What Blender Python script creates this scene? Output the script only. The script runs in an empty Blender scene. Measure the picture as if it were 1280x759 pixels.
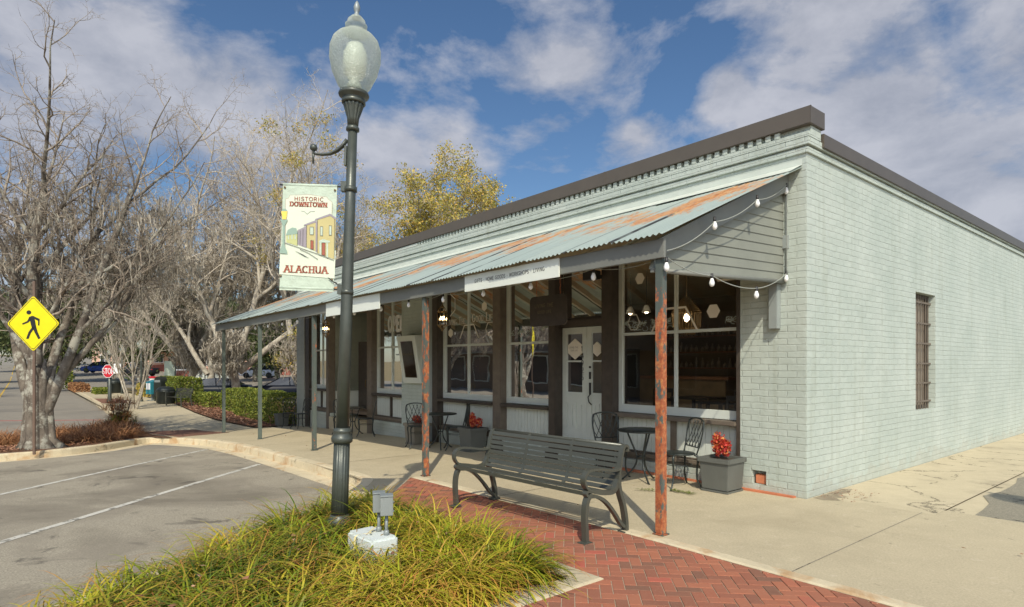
SUN_STR, SKY_STR, EXPO = 3.0, .15, 0.34
import bpy, bmesh, math, random
import numpy as np
from mathutils import Vector, Matrix, noise as mnoise
R = math.radians
scene = bpy.context.scene
COL = scene.collection
rnd = random.Random(7)

# ------------------------------------------------------------------ frames
H = 1.6
CX, CY = 3.505, 7.21                      # the shop's street corner, metres
UX, UY = -0.6354, 0.7722                  # along the shop front, to the left
VX, VY = 0.7722, 0.6354                   # into the building
ROT = math.atan2(-0.7722, 0.6354)         # local x = -u, local y = v
def sm(t):
    t = max(0.0, min(1.0, t)); return t*t*(3-2*t)
def G(u):                                 # the street falls gently away along the shop front
    if u <= 0: return 0.0
    if u <= 17: return -(.006*u+.00115*u*u)
    g = -(.006*17+.00115*289)
    return g+(-.33-g)*sm((u-17)/13)
def Gz(u, v):
    y = CY+u*UY+v*VY
    return G(u)+max(0, min(y, 300)-62)*.030*sm((y-62)/40)
def W(u, v, z=0):
    return Vector((CX+u*UX+v*VX, CY+u*UY+v*VY, z))
def uv_of(x, y):
    dx, dy = x-CX, y-CY
    return dx*UX+dy*UY, dx*VX+dy*VY
def gnd(x, y):
    return Gz(*uv_of(x, y))

# ------------------------------------------------------------------ mesh builder
class MB:
    def __init__(s): s.v = []; s.f = []; s.sm = []
    def add(s, vs, fs, smooth=False):
        b = len(s.v); s.v.extend(tuple(p) for p in vs)
        s.f.extend(tuple(b+i for i in f) for f in fs); s.sm.extend([smooth]*len(fs)); return s
    def box(s, x0, x1, y0, y1, z0, z1, M=None):
        if x0 > x1: x0, x1 = x1, x0
        if y0 > y1: y0, y1 = y1, y0
        if z0 > z1: z0, z1 = z1, z0
        vs = [Vector(p) for p in ((x0,y0,z0),(x1,y0,z0),(x1,y1,z0),(x0,y1,z0),(x0,y0,z1),(x1,y0,z1),(x1,y1,z1),(x0,y1,z1))]
        if M: vs = [M @ p for p in vs]
        return s.add(vs, [(0,3,2,1),(4,5,6,7),(0,1,5,4),(1,2,6,5),(2,3,7,6),(3,0,4,7)])
    def ubox(s, u0, u1, v0, v1, z0, z1): return s.box(-u0, -u1, v0, v1, z0, z1)
    def prism(s, poly, z0, z1, M=None, smooth=False):          # polygon in xy, extruded in z
        n = len(poly)
        vs = [Vector((p[0], p[1], z0)) for p in poly]+[Vector((p[0], p[1], z1)) for p in poly]
        if M: vs = [M @ p for p in vs]
        fs = [tuple(range(n-1, -1, -1)), tuple(range(n, 2*n))]
        s.add(vs, fs)
        b = len(s.v)-2*n
        for i in range(n):
            j = (i+1) % n
            s.f.append((b+i, b+j, b+n+j, b+n+i)); s.sm.append(smooth)
        return s
    def tube(s, pts, r, n=8, caps=True, smooth=True, flat=None, twist=0):
        pts = [Vector(p) for p in pts]
        rs = r if isinstance(r, (list, tuple)) else [r]*len(pts)
        m = len(pts); vs = []
        t0 = (pts[1]-pts[0]).normalized()
        ref = Vector((0, 0, 1)) if abs(t0.z) < .9 else Vector((1, 0, 0))
        a = t0.cross(ref).normalized()
        for i, p in enumerate(pts):
            if i == 0: t = (pts[1]-pts[0])
            elif i == m-1: t = pts[-1]-pts[-2]
            else: t = pts[i+1]-pts[i-1]
            t = t.normalized() if t.length > 1e-9 else t0
            a = (a-t*a.dot(t))
            a = a.normalized() if a.length > 1e-6 else t.orthogonal().normalized()
            b = t.cross(a)
            for k in range(n):
                th = 2*math.pi*k/n+twist
                ca, sa = math.cos(th)*rs[i], math.sin(th)*rs[i]
                if flat: sa *= flat
                vs.append(p+a*ca+b*sa)
        fs = []
        for i in range(m-1):
            for k in range(n):
                k2 = (k+1) % n
                fs.append((i*n+k, i*n+k2, (i+1)*n+k2, (i+1)*n+k))
        s.add(vs, fs, smooth)
        if caps:
            b = len(s.v)-m*n
            s.f.append(tuple(b+k for k in range(n-1, -1, -1))); s.sm.append(False)
            s.f.append(tuple(b+(m-1)*n+k for k in range(n))); s.sm.append(False)
        return s
    def lathe(s, prof, n=24, o=(0, 0, 0), M=None, flute=0, nf=0, smooth=True):
        vs = []
        for (r, z) in prof:
            for k in range(n):
                th = 2*math.pi*k/n
                rr = r*(1-flute*(.5-.5*math.cos(nf*th))) if flute else r
                p = Vector((rr*math.cos(th)+o[0], rr*math.sin(th)+o[1], z+o[2]))
                vs.append(M @ p if M else p)
        fs = []
        for i in range(len(prof)-1):
            for k in range(n):
                k2 = (k+1) % n
                fs.append((i*n+k, i*n+k2, (i+1)*n+k2, (i+1)*n+k))
        s.add(vs, fs, smooth)
        b = len(s.v)-len(prof)*n
        if prof[0][0] > 1e-4: s.f.append(tuple(b+k for k in range(n-1, -1, -1))); s.sm.append(False)
        if prof[-1][0] > 1e-4: s.f.append(tuple(b+(len(prof)-1)*n+k for k in range(n))); s.sm.append(False)
        return s
    def bar(s, pts, w, t, side):
        """flat bar through pts: w wide along 'side', t thick across."""
        pts = [Vector(p) for p in pts]; side = Vector(side).normalized(); vs = []; m = len(pts)
        for i, p in enumerate(pts):
            d = (pts[min(i+1, m-1)]-pts[max(i-1, 0)]).normalized()
            nrm = d.cross(side).normalized()
            for a, b in ((-1,-1),(1,-1),(1,1),(-1,1)):
                vs.append(p+side*(a*w/2)+nrm*(b*t/2))
        fs = [(3,2,1,0), tuple((m-1)*4+k for k in range(4))]
        for i in range(m-1):
            for k in range(4):
                k2 = (k+1) % 4
                fs.append((i*4+k, i*4+k2, (i+1)*4+k2, (i+1)*4+k))
        return s.add(vs, fs)
    def build(s, name, mat, parent=None, bevel=0, attr=None, recalc=False):
        me = bpy.data.meshes.new(name); me.from_pydata([tuple(p) for p in s.v], [], s.f)
        me.polygons.foreach_set('use_smooth', s.sm)
        if recalc or bevel:
            bm = bmesh.new(); bm.from_mesh(me)
            bmesh.ops.recalc_face_normals(bm, faces=bm.faces)
            if bevel:
                es = [e for e in bm.edges if len(e.link_faces) == 2 and e.calc_face_angle(0) > .6]
                bmesh.ops.bevel(bm, geom=es, offset=bevel, segments=2, affect='EDGES', clamp_overlap=True)
            bm.to_mesh(me); bm.free()
        if attr:
            for an, (dom, vals) in attr.items():
                a = me.attributes.new(an, 'FLOAT', dom); a.data.foreach_set('value', vals)
        me.update()
        return link(name, me, mat, parent)
def link(name, me, mat, parent=None):
    o = bpy.data.objects.new(name, me); COL.objects.link(o)
    if mat: me.materials.append(mat)
    if parent: o.parent = parent
    return o
def np_mesh(name, verts, quads, mat, parent=None, smooth=False, attrs=None):
    verts = np.asarray(verts, dtype=np.float32).reshape(-1, 3); quads = np.asarray(quads, dtype=np.int32)
    k = quads.shape[1]; n = len(quads)
    me = bpy.data.meshes.new(name)
    me.vertices.add(len(verts)); me.vertices.foreach_set('co', verts.ravel())
    me.loops.add(n*k); me.loops.foreach_set('vertex_index', quads.ravel())
    me.polygons.add(n); me.polygons.foreach_set('loop_start', np.arange(0, n*k, k, dtype=np.int32))
    me.polygons.foreach_set('use_smooth', np.full(n, smooth))
    me.update(calc_edges=True)
    if attrs:
        for an, vals in attrs.items():
            a = me.attributes.new(an, 'FLOAT', 'POINT'); a.data.foreach_set('value', np.asarray(vals, dtype=np.float32))
    return link(name, me, mat, parent)
def tag(o, label=None, cat=None, group=None, kind=None):
    if label: o['label'] = label
    if cat: o['category'] = cat
    if group: o['group'] = group
    if kind: o['kind'] = kind
    return o
def thing(name, label, cat, loc, rot=0, group=None, tilt=None):
    o = bpy.data.objects.new(name, None); COL.objects.link(o); o.empty_display_size = .2
    o.location = loc; o.rotation_euler = (tilt[0] if tilt else 0, tilt[1] if tilt else 0, rot)
    return tag(o, label, cat, group)
def uthing(name, label, cat, u, v, dz=0, rot=0, group=None, tilt=None, ground=True):
    return thing(name, label, cat, W(u, v, (Gz(u, v) if ground else 0)+dz), ROT+rot, group, tilt)
def copy_tree(o, parent=None):
    c = o.copy(); COL.objects.link(c)
    if parent: c.parent = parent
    for ch in list(o.children): copy_tree(ch, c)
    return c
def sframe(name, mb_or_obj, kind='structure'):
    o = mb_or_obj; o.location = (CX, CY, 0); o.rotation_euler = (0, 0, ROT); o['kind'] = kind; return o

# ------------------------------------------------------------------ materials
class NT:
    def __init__(s, name):
        s.m = bpy.data.materials.new(name); s.m.use_nodes = True; s.t = s.m.node_tree
        s.b = s.t.nodes['Principled BSDF']; s.out = s.t.nodes['Material Output']
    def n(s, typ, **kw):
        nd = s.t.nodes.new('ShaderNode'+typ)
        for k, v in kw.items():
            if k.startswith('i_'):
                key = k[2:].replace('_', ' ')
                nd.inputs[int(key) if key.isdigit() else key].default_value = v
            else: setattr(nd, k, v)
        return nd
    def l(s, a, b): s.t.links.new(a, b); return s
    def co(s, kind='Object', scale=None):
        tc = s.n('TexCoord'); o = tc.outputs[kind]
        if scale:
            mp = s.n('Mapping'); mp.inputs['Scale'].default_value = scale; s.l(o, mp.inputs[0]); o = mp.outputs[0]
        return o
    def noise(s, co, scale, detail=4, rough=.55, dist=0):
        nd = s.n('TexNoise', i_Scale=scale, i_Detail=detail, i_Roughness=rough, i_Distortion=dist); s.l(co, nd.inputs['Vector']); return nd.outputs['Fac']
    def ramp(s, fac, stops):
        r = s.n('ValToRGB'); e = r.color_ramp.elements
        while len(e) < len(stops): e.new(.5)
        for el, (p, c) in zip(e, stops):
            el.position = p; el.color = c if len(c) == 4 else (*c, 1)
        s.l(fac, r.inputs[0]); return r.outputs[0]
    def mixc(s, fac, a, b, mode='MIX'):
        x = s.n('Mix', data_type='RGBA', blend_type=mode)
        for sock, val in ((x.inputs[0], fac), (x.inputs[6], a), (x.inputs[7], b)):
            if hasattr(val, 'is_linked'): s.l(val, sock)
            elif isinstance(val, (int, float)): sock.default_value = val
            else: sock.default_value = (*val, 1) if len(val) == 3 else val
        return x.outputs[2]
    def math(s, op, a, b=0, c=None, clamp=False):
        x = s.n('Math', operation=op, use_clamp=clamp)
        for i, val in enumerate((a, b) if c is None else (a, b, c)):
            if hasattr(val, 'is_linked'): s.l(val, x.inputs[i])
            else: x.inputs[i].default_value = val
        return x.outputs[0]
    def bump(s, h, strength=.4, dist=.01, nrm=None):
        b = s.n('Bump', i_Strength=strength, i_Distance=dist); s.l(h, b.inputs['Height'])
        if nrm is not None: s.l(nrm, b.inputs['Normal'])
        return b.outputs[0]
    def fin(s, col=None, rough=.6, metal=0, nrm=None, spec=None):
        if col is not None:
            if hasattr(col, 'is_linked'): s.l(col, s.b.inputs['Base Color'])
            else: s.b.inputs['Base Color'].default_value = (*col, 1)
        if hasattr(rough, 'is_linked'): s.l(rough, s.b.inputs['Roughness'])
        else: s.b.inputs['Roughness'].default_value = rough
        s.b.inputs['Metallic'].default_value = metal
        if spec is not None: s.b.inputs['Specular IOR Level'].default_value = spec
        if nrm is not None: s.l(nrm, s.b.inputs['Normal'])
        return s.m
def sc(c, k): return tuple(min(1, x*k) for x in c)
def basic(name, col, rough=.6, metal=0, var=.12, vs=4, bump=0, bs=60, spec=None, bd=.004):
    t = NT(name); co = t.co()
    n1 = t.noise(co, vs, 5)
    c = t.mixc(n1, sc(col, 1-var*1.6), sc(col, 1+var*1.6))
    nr = t.bump(t.noise(co, bs, 3), bump, bd) if bump else None
    return t.fin(c, rough, metal, nr, spec)
def attr_mat(name, stops, rough=.6, attr='rnd', tip=None, spec=.3, trans=0):
    t = NT(name); a = t.n('Attribute', attribute_name=attr)
    c = t.ramp(a.outputs['Fac'], stops)
    if tip:
        b = t.n('Attribute', attribute_name='tip')
        c = t.mixc(b.outputs['Fac'], c, tip)
    m = t.fin(c, rough, 0, None, spec)
    if trans:
        tr = t.n('BsdfTranslucent'); t.l(c, tr.inputs[0]); mx = t.n('MixShader'); mx.inputs[0].default_value = trans
        t.l(t.b.outputs[0], mx.inputs[1]); t.l(tr.outputs[0], mx.inputs[2]); t.l(mx.outputs[0], t.out.inputs[0])
    return m
def brick_mat(name, col, axis, mortar=None, rough=.65, bl=.235, bh=.08, relief=.9, grime=.12):
    t = NT(name); co = t.co(); sp = t.n('SeparateXYZ'); t.l(co, sp.inputs[0]); cb = t.n('CombineXYZ')
    wob = t.math('ADD', t.math('MULTIPLY', t.math('SUBTRACT', t.noise(co, 1.7, 3), .5), .022), t.math('MULTIPLY', t.math('SUBTRACT', t.noise(co, 11, 3), .5), .022))
    t.l(t.math('ADD', sp.outputs[axis], wob), cb.inputs[0]); t.l(t.math('ADD', sp.outputs[2], wob), cb.inputs[1])
    br = t.n('TexBrick'); br.offset = .5
    for k, v in (('Scale', 1), ('Mortar Size', .0075), ('Mortar Smooth', .6), ('Bias', 0), ('Brick Width', bl), ('Row Height', bh)): br.inputs[k].default_value = v
    br.inputs['Color1'].default_value = (*sc(col, .965), 1); br.inputs['Color2'].default_value = (*sc(col, 1.025), 1)
    br.inputs['Mortar'].default_value = (*(mortar or sc(col, .975)), 1)
    t.l(cb.outputs[0], br.inputs['Vector'])
    n2 = t.noise(co, 1.0, 8, .7)
    g = t.ramp(n2, [(.3, (1-grime*1.3, 1-grime*1.15, 1-grime*1.3)), (.7, (1+grime*.6, 1+grime*.4, 1+grime*.3))])
    c = t.mixc(1.0, br.outputs['Color'], g, 'MULTIPLY')
    mps = t.n('Mapping'); mps.inputs['Scale'].default_value = (5, 5, .35); t.l(co, mps.inputs[0])
    stk = t.ramp(t.noise(mps.outputs[0], 1.4, 6, .7), [(.52, (1, 1, 1)), (.72, (.87, .86, .82))]); c = t.mixc(1.0, c, stk, 'MULTIPLY')
    c = t.mixc(t.math('MULTIPLY', t.math('LESS_THAN', sp.outputs[2], t.math('SUBTRACT', t.math('MULTIPLY', t.noise(co, 2.5, 5, .7), 1.1), .42)), .22), c, (.36, .32, .24))
    # chips and splashes low on the wall
    lowm = t.math('MULTIPLY', t.math('GREATER_THAN', t.noise(co, 9, 5, .7), .665), t.math('LESS_THAN', sp.outputs[2], t.math('ADD', t.noise(co, 3, 3), -.28)))
    c = t.mixc(lowm, c, (.30, .26, .20))
    h = t.math('SUBTRACT', t.math('MULTIPLY', t.noise(co, 26, 5, .6), .55), t.math('MULTIPLY', br.outputs['Fac'], .72))
    h = t.math('ADD', h, t.math('MULTIPLY', t.noise(co, 7, 2), 1.3))
    bw = t.n('SeparateColor'); t.l(br.outputs['Color'], bw.inputs[0]); h = t.math('ADD', h, t.math('MULTIPLY', bw.outputs[0], 14))
    return t.fin(c, rough, 0, t.bump(h, relief, .008), .35)

M = {}
PAINT = (.47, .525, .475)
M['brick_front'] = brick_mat('painted_brick_front', PAINT, 0)
M['brick_side'] = brick_mat('painted_brick_side', PAINT, 1)
M['trim_paint'] = basic('grey_green_trim', (.48, .54, .48), .5, bump=.2)
M['grey_paint'] = basic('grey_painted_wood', (.27, .30, .285), .5, bump=.25, bs=40)
M['pier_grey'] = brick_mat('grey_brick_pier', (.42, .44, .38), 0)
M['frame_paint'] = basic('pale_window_paint', (.62, .66, .60), .45, var=.06)
M['door_paint'] = basic('pale_door_paint', (.60, .64, .58), .4, var=.08)
M['dark_wood'] = basic('dark_brown_wood', (.058, .045, .034), .55, var=.35, vs=8, bump=.3)
M['mid_wood'] = basic('weathered_brown_wood', (.15, .122, .092), .6, var=.25, vs=8, bump=.3)
M['cap_metal'] = basic('bronze_cap_metal', (.125, .105, .082), .42, .2, var=.08)
M['fascia_paint'] = basic('grey_fascia_paint', (.19, .195, .17), .45, var=.1)
M['siding_paint'] = basic('grey_siding_paint', (.225, .235, .195), .55, var=.12, vs=2.5, bump=.3)
M['sign_white'] = basic('off_white_board', (.74, .78, .70), .5, var=.04)
M['black'] = basic('black_paint', (.02, .02, .02), .5)
M['gold_text'] = basic('dim_gold_paint', (.20, .16, .09), .5)
M['text_grey'] = basic('grey_lettering', (.10, .10, .09), .6)
M['decal_white'] = basic('cream_window_vinyl', (.80, .74, .62), .6, var=.03)
M['decal_open'] = basic('white_letter_board', (.92, .92, .90), .5, var=.03)
M['teal'] = basic('teal_paper', (.10, .25, .20), .5)
M['iron'] = basic('dark_cast_iron', (.035, .042, .038), .38, .35, var=.2, bump=.2)
M['bench_metal'] = basic('grey_green_powder_coat', (.082, .086, .070), .30, .2, var=.1, bump=.1)
M['lamp_iron'] = basic('dark_green_cast_iron', (.075, .085, .072), .36, .25, var=.18, vs=12, bump=.25, bs=90)
M['bulb'] = basic('milk_white_bulb', (.85, .86, .84), .25, var=0)
M['cable'] = basic('pale_cable', (.32, .34, .30), .6, var=0)
M['socket'] = basic('dark_socket', (.03, .03, .03), .5)
M['pendant'] = None
M['planter'] = basic('grey_resin_planter', (.115, .12, .105), .6, bump=.3, bs=50, var=.15)
M['planter_tan'] = basic('tan_resin_planter', (.20, .18, .14), .6, bump=.3, bs=50)
M['red_plant'] = attr_mat('red_bromeliad_leaf', [(0, (.30, .02, .02)), (.6, (.62, .07, .05)), (1, (.72, .33, .10))], .45, trans=.2)
M['rust_brick'] = basic('bare_orange_brick', (.50, .17, .08), .8, var=.25, bump=.5)
M['gal'] = basic('galvanised_grey', (.26, .29, .285), .45, .2, var=.12, bump=.15)
M['util'] = basic('pale_resin_box', (.62, .67, .64), .55, var=.06)
M['tape'] = basic('pale_yellow_tape', (.72, .63, .33), .5, var=.05)
def paving(name, col, scale=1.0, grain=.18, stains=None, crack=0, rough=.85, bump=.3, joints=0):
    t = NT(name); co = t.co()
    c = t.mixc(t.noise(co, .7*scale, 6, .62), sc(col, .72), sc(col, 1.22))
    c = t.mixc(t.ramp(t.noise(co, 2.6*scale, 8, .75, .3), [(.38, (0, 0, 0)), (.62, (.55, .55, .55))]), c, sc(col, 1.22))
    sp = t.noise(co, 60, 4, .85)
    c = t.mixc(grain, c, t.ramp(sp, [(.30, sc(col, .35)), (.5, col), (.72, sc(col, 1.7))]))
    if stains:
        for (sscale, lo, hi, scol, amt) in stains:
            m = t.math('MULTIPLY', t.ramp(t.noise(co, sscale, 7, .65, .6), [(lo, (0, 0, 0)), (hi, (1, 1, 1))]), amt)
            c = t.mixc(m, c, scol)
    hgt = t.math('ADD', t.noise(co, 160, 2, .7), t.math('MULTIPLY', t.noise(co, 14, 5), .8))
    if crack:
        vo = t.n('TexVoronoi', feature='DISTANCE_TO_EDGE', i_Scale=crack, i_Randomness=1)
        nz = t.n('TexNoise', i_Scale=3.2, i_Detail=6, i_Roughness=.7); t.l(co, nz.inputs['Vector'])
        vm = t.n('VectorMath', operation='MULTIPLY_ADD'); t.l(nz.outputs['Color'], vm.inputs[0]); vm.inputs[1].default_value = (.55, .55, .55); t.l(co, vm.inputs[2])
        t.l(vm.outputs[0], vo.inputs['Vector'])
        msk = t.math('GREATER_THAN', t.noise(co, .9, 3), .46)
        ln = t.math('MULTIPLY', t.math('LESS_THAN', vo.outputs['Distance'], t.math('MULTIPLY', t.noise(co, 5, 4), .020)), msk)
        c = t.mixc(t.math('MULTIPLY', ln, .8), c, sc(col, .22)); hgt = t.math('SUBTRACT', hgt, t.math('MULTIPLY', ln, 2))
    return t.fin(c, rough, 0, t.bump(hgt, bump, .006), .25)
M['concrete'] = paving('sidewalk_concrete', (.46, .395, .265), grain=.35, stains=[(9, .60, .64, (.60, .52, .38), .35), (14, .66, .69, (.16, .13, .09), .5), (.55, .52, .72, (.30, .25, .16), .5), (4.5, .66, .70, (.13, .11, .08), .5)])
M['concrete_old'] = paving('cracked_pale_concrete', (.50, .43, .29), crack=.9, stains=[(1.1, .55, .70, (.25, .21, .15), .5)])
M['kerb'] = paving('kerb_concrete', (.58, .50, .34), stains=[(2.2, .52, .66, (.42, .22, .08), .65), (3.4, .58, .68, (.12, .11, .085), .7)])
M['asphalt'] = paving('old_asphalt', (.33, .295, .225), grain=.75, stains=[(.45, .50, .66, (.16, .14, .105), .75), (.28, .56, .75, (.33, .30, .24), .6), (1.6, .60, .66, (.09, .08, .065), .7), (.9, .48, .60, (.25, .22, .17), .5)], bump=.5)
M['road'] = paving('street_asphalt', (.26, .235, .19), grain=.4, stains=[(.3, .5, .7, (.11, .105, .10), .5)], bump=.35)
M['patch'] = paving('dark_asphalt_patch', (.27, .245, .185), grain=.7, bump=.9, crack=.6)
M['mulch'] = paving('leaf_mulch', (.165, .085, .048), 3, grain=.6, bump=1.0, stains=[(6, .5, .6, (.07, .04, .025), .8)])
M['dirt'] = paving('dry_lawn', (.24, .185, .095), 1, grain=.4, bump=.6, stains=[(.5, .5, .65, (.10, .12, .04), .5)])
M['soil'] = basic('dark_soil', (.06, .045, .03), .9, var=.3, vs=9, bump=.8)
M['stain'] = paving('damp_brown_concrete_stain', (.25, .205, .14), stains=[(6, .45, .6, (.42, .36, .25), .8)])
M['line_white'] = paving('worn_white_line', (.55, .53, .46), 2, stains=[(7, .52, .60, (.18, .17, .14), .85)])
M['line_red'] = basic('red_road_line', (.48, .08, .07), .7)
M['line_yellow'] = basic('yellow_road_line', (.55, .36, .06), .7, var=.2)
def pave_brick():
    t = NT('red_paving_brick'); a = t.n('Attribute', attribute_name='rnd'); co = t.co()
    c = t.ramp(a.outputs['Fac'], [(0, (.18, .082, .055)), (.2, (.27, .090, .055)), (.55, (.335, .108, .062)), (.9, (.39, .13, .07)), (1, (.44, .085, .060))])
    c = t.mixc(t.math('MULTIPLY', t.noise(co, 5, 6, .7), .45), c, (.33, .20, .125))
    c = t.mixc(t.ramp(t.noise(co, 60, 4, .8), [(.55, (0, 0, 0)), (.75, (.4, .4, .4))]), c, (.45, .32, .24))
    return t.fin(c, .85, 0, t.bump(t.noise(co, 90, 4), .4, .004), .25)
M['pave_brick'] = pave_brick()
M['mortar'] = basic('pale_sand_joint', (.42, .33, .24), .9, bump=.4)
def post_mat(name, amt, seed, top=2.1, base=(.10, .12, .105)):
    t = NT(name); co = t.co(); mp = t.n('Mapping'); mp.inputs['Location'].default_value = (seed*3.1, seed*1.7, 0); mp.inputs['Scale'].default_value = (1, 1, .45); t.l(co, mp.inputs[0])
    nz = t.noise(mp.outputs[0], 14, 6, .7); sp = t.n('SeparateXYZ'); t.l(co, sp.inputs[0])
    fade = t.math('MULTIPLY', t.math('SUBTRACT', sp.outputs[2], top, clamp=True), .5)
    face = t.math('MULTIPLY', t.math('LESS_THAN', sp.outputs[0], .02), .06)
    f = t.ramp(t.math('ADD', t.math('SUBTRACT', nz, fade), face), [(.62-amt, (0, 0, 0)), (.64-amt, (1, 1, 1))])
    rc = t.ramp(t.noise(co, 22, 5, .7), [(.3, (.20, .065, .035)), (.5, (.40, .125, .055)), (.7, (.52, .26, .10))])
    c = t.mixc(f, t.mixc(t.noise(co, 8, 4), sc(base, .8), sc(base, 1.25)), rc)
    return t.fin(c, .6, .1, t.bump(nz, .5, .004), .3)
M['post1'] = post_mat('heavily_rusted_post', .12, 1, 2.15)
M['post2'] = post_mat('flaking_rusted_post', .05, 2, 2.4)
M['post3'] = post_mat('edge_rusted_post', -.04, 3, 9)
M['post4'] = post_mat('grey_green_post', -.30, 4, 9, (.115, .14, .12))
def roof_mat():
    t = NT('weathered_corrugated_metal'); co = t.co(); sp = t.n('SeparateXYZ'); t.l(co, sp.inputs[0])
    # rust lies in a band across the middle of the sheets and runs down from it in streaks
    mp = t.n('Mapping'); mp.inputs['Scale'].default_value = (1.6, 1.0, 1.0); t.l(co, mp.inputs[0])
    n1 = t.noise(mp.outputs[0], 1.6, 7, .72, .4)
    d = t.math('ABSOLUTE', t.math('SUBTRACT', sp.outputs[1], -1.12))
    band = t.math('SUBTRACT', .27, t.math('MULTIPLY', t.math('POWER', d, 1.6), .50))
    xm = t.math('MULTIPLY', t.noise(co, .55, 3), .55)
    f = t.ramp(t.math('ADD', t.math('ADD', n1, band), xm), [(.79, (0, 0, 0)), (.87, (1, 1, 1))])
    mp2 = t.n('Mapping'); mp2.inputs['Scale'].default_value = (14, .8, 1); t.l(co, mp2.inputs[0])
    st = t.noise(mp2.outputs[0], 1.2, 5, .6)
    base = t.mixc(st, (.255, .325, .30), (.385, .45, .41))
    base = t.mixc(t.math('MULTIPLY', t.noise(co, .8, 5), .5), base, (.47, .51, .43))
    lap = t.math('LESS_THAN', t.math('FRACT', t.math('DIVIDE', t.math('MULTIPLY', sp.outputs[0], -1), .66)), .055)
    base = t.mixc(t.math('MULTIPLY', lap, t.ramp(t.noise(co, .9, 3), [(.30, (0, 0, 0)), (.40, (1, 1, 1))])), base, (.05, .05, .045))
    rust = t.ramp(t.noise(mp.outputs[0], 5, 6, .75), [(.3, (.32, .10, .035)), (.5, (.54, .25, .09)), (.7, (.56, .40, .20))])
    f = t.math('MULTIPLY', f, t.ramp(t.noise(mp.outputs[0], .55, 5, .7), [(.49, (0, 0, 0)), (.54, (1, 1, 1))]))
    c = t.mixc(t.math('MULTIPLY', f, t.ramp(t.noise(mp2.outputs[0], 3, 6, .8), [(.3, (.3, .3, .3)), (.55, (1, 1, 1))])), base, rust)
    return t.fin(c, .45, .15, t.bump(n1, .12, .004), .4)
M['roof'] = roof_mat()
M['flash'] = basic('pale_flashing', (.60, .64, .56), .5, .1)
M['underside'] = basic('bare_sheet_underside', (.42, .35, .24), .6, .1)
def glass_mat(name, tint=(.88, .86, .80), ior=1.5):
    t = NT(name); t.t.nodes.remove(t.b)
    fr = t.n('Fresnel', i_IOR=ior); tr = t.n('BsdfTransparent'); tr.inputs[0].default_value = (*tint, 1)
    gl = t.n('BsdfGlossy', i_Roughness=.015); nz = t.noise(t.co(), 1.1, 2); t.l(t.bump(nz, .10, .02), gl.inputs['Normal'])
    mx = t.n('MixShader'); f = t.math('MULTIPLY', fr.outputs[0], .95, clamp=True)
    t.l(f, mx.inputs[0]); t.l(tr.outputs[0], mx.inputs[1]); t.l(gl.outputs[0], mx.inputs[2]); t.l(mx.outputs[0], t.out.inputs[0])
    return t.m
M['glass'] = glass_mat('window_glass')
def globe_mat():
    t = NT('pebbled_lamp_glass'); t.t.nodes.remove(t.b); co = t.co()
    nz = t.bump(t.math('ADD', t.noise(co, 60, 2, .9), t.math('MULTIPLY', t.noise(co, 22, 2), .8)), 1.0, .03)
    tr = t.n('BsdfTransparent'); tr.inputs[0].default_value = (.86, .92, .90, 1)
    tl = t.n('BsdfTranslucent'); tl.inputs[0].default_value = (.92, .96, .84, 1); t.l(nz, tl.inputs['Normal'])
    df = t.n('BsdfDiffuse'); df.inputs[0].default_value = (.78, .82, .72, 1); t.l(nz, df.inputs['Normal'])
    gl = t.n('BsdfGlossy', i_Roughness=.16); t.l(nz, gl.inputs['Normal'])
    lw = t.n('LayerWeight', i_Blend=.35); sp = t.n('SeparateXYZ'); t.l(co, sp.inputs[0])
    a = t.n('MixShader'); a.inputs[0].default_value = .45; t.l(tl.outputs[0], a.inputs[1]); t.l(df.outputs[0], a.inputs[2])
    b = t.n('MixShader'); b.inputs[0].default_value = .22; t.l(a.outputs[0], b.inputs[1]); t.l(gl.outputs[0], b.inputs[2])
    fac = t.math('ADD', t.math('MULTIPLY', lw.outputs['Facing'], .5), .40, clamp=True)
    m = t.n('MixShader'); t.l(fac, m.inputs[0]); t.l(tr.outputs[0], m.inputs[1]); t.l(b.outputs[0], m.inputs[2]); t.l(m.outputs[0], t.out.inputs[0])
    return t.m
M['globe'] = globe_mat()
M['lamp_core'] = basic('frosted_lamp_core', (.80, .80, .70), .4, var=0)
def emis(name, col, st):
    t = NT(name); t.b.inputs['Base Color'].default_value = (*col, 1); t.b.inputs['Emission Color'].default_value = (*col, 1); t.b.inputs['Emission Strength'].default_value = st; return t.m
M['flame'] = emis('warm_filament', (1, .72, .36), 14)
M['fairy'] = emis('fairy_light', (1, .75, .4), 2.5)
M['brass'] = basic('aged_brass', (.20, .14, .07), .4, .6, var=.2)
# foliage, bark
def bark_mat(name, a, b, s=6, lich=None):
    t = NT(name); co = t.co(); mp = t.n('Mapping'); mp.inputs['Scale'].default_value = (1, 1, .35); t.l(co, mp.inputs[0])
    n1 = t.noise(mp.outputs[0], s, 8, .7)
    c = t.mixc(t.ramp(n1, [(.35, (0, 0, 0)), (.62, (1, 1, 1))]), a, b)
    if lich: c = t.mixc(t.ramp(t.noise(co, 3.5, 6, .7), [(.50, (0, 0, 0)), (.60, (.75, .75, .75))]), c, lich)
    return t.fin(c, .9, 0, t.bump(n1, .9, .02), .15)
M['bark_big'] = bark_mat('lichened_grey_bark', (.065, .052, .042), (.20, .17, .135), 7, (.42, .41, .34))
M['bark_pale'] = bark_mat('pale_grey_bark', (.22, .185, .145), (.46, .41, .32), 6, (.50, .47, .38))
M['twig'] = bark_mat('pale_twigs', (.30, .25, .19), (.60, .53, .42), 9)
M['twig_dark'] = bark_mat('brown_twigs', (.17, .135, .105), (.42, .355, .28), 9)
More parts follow.
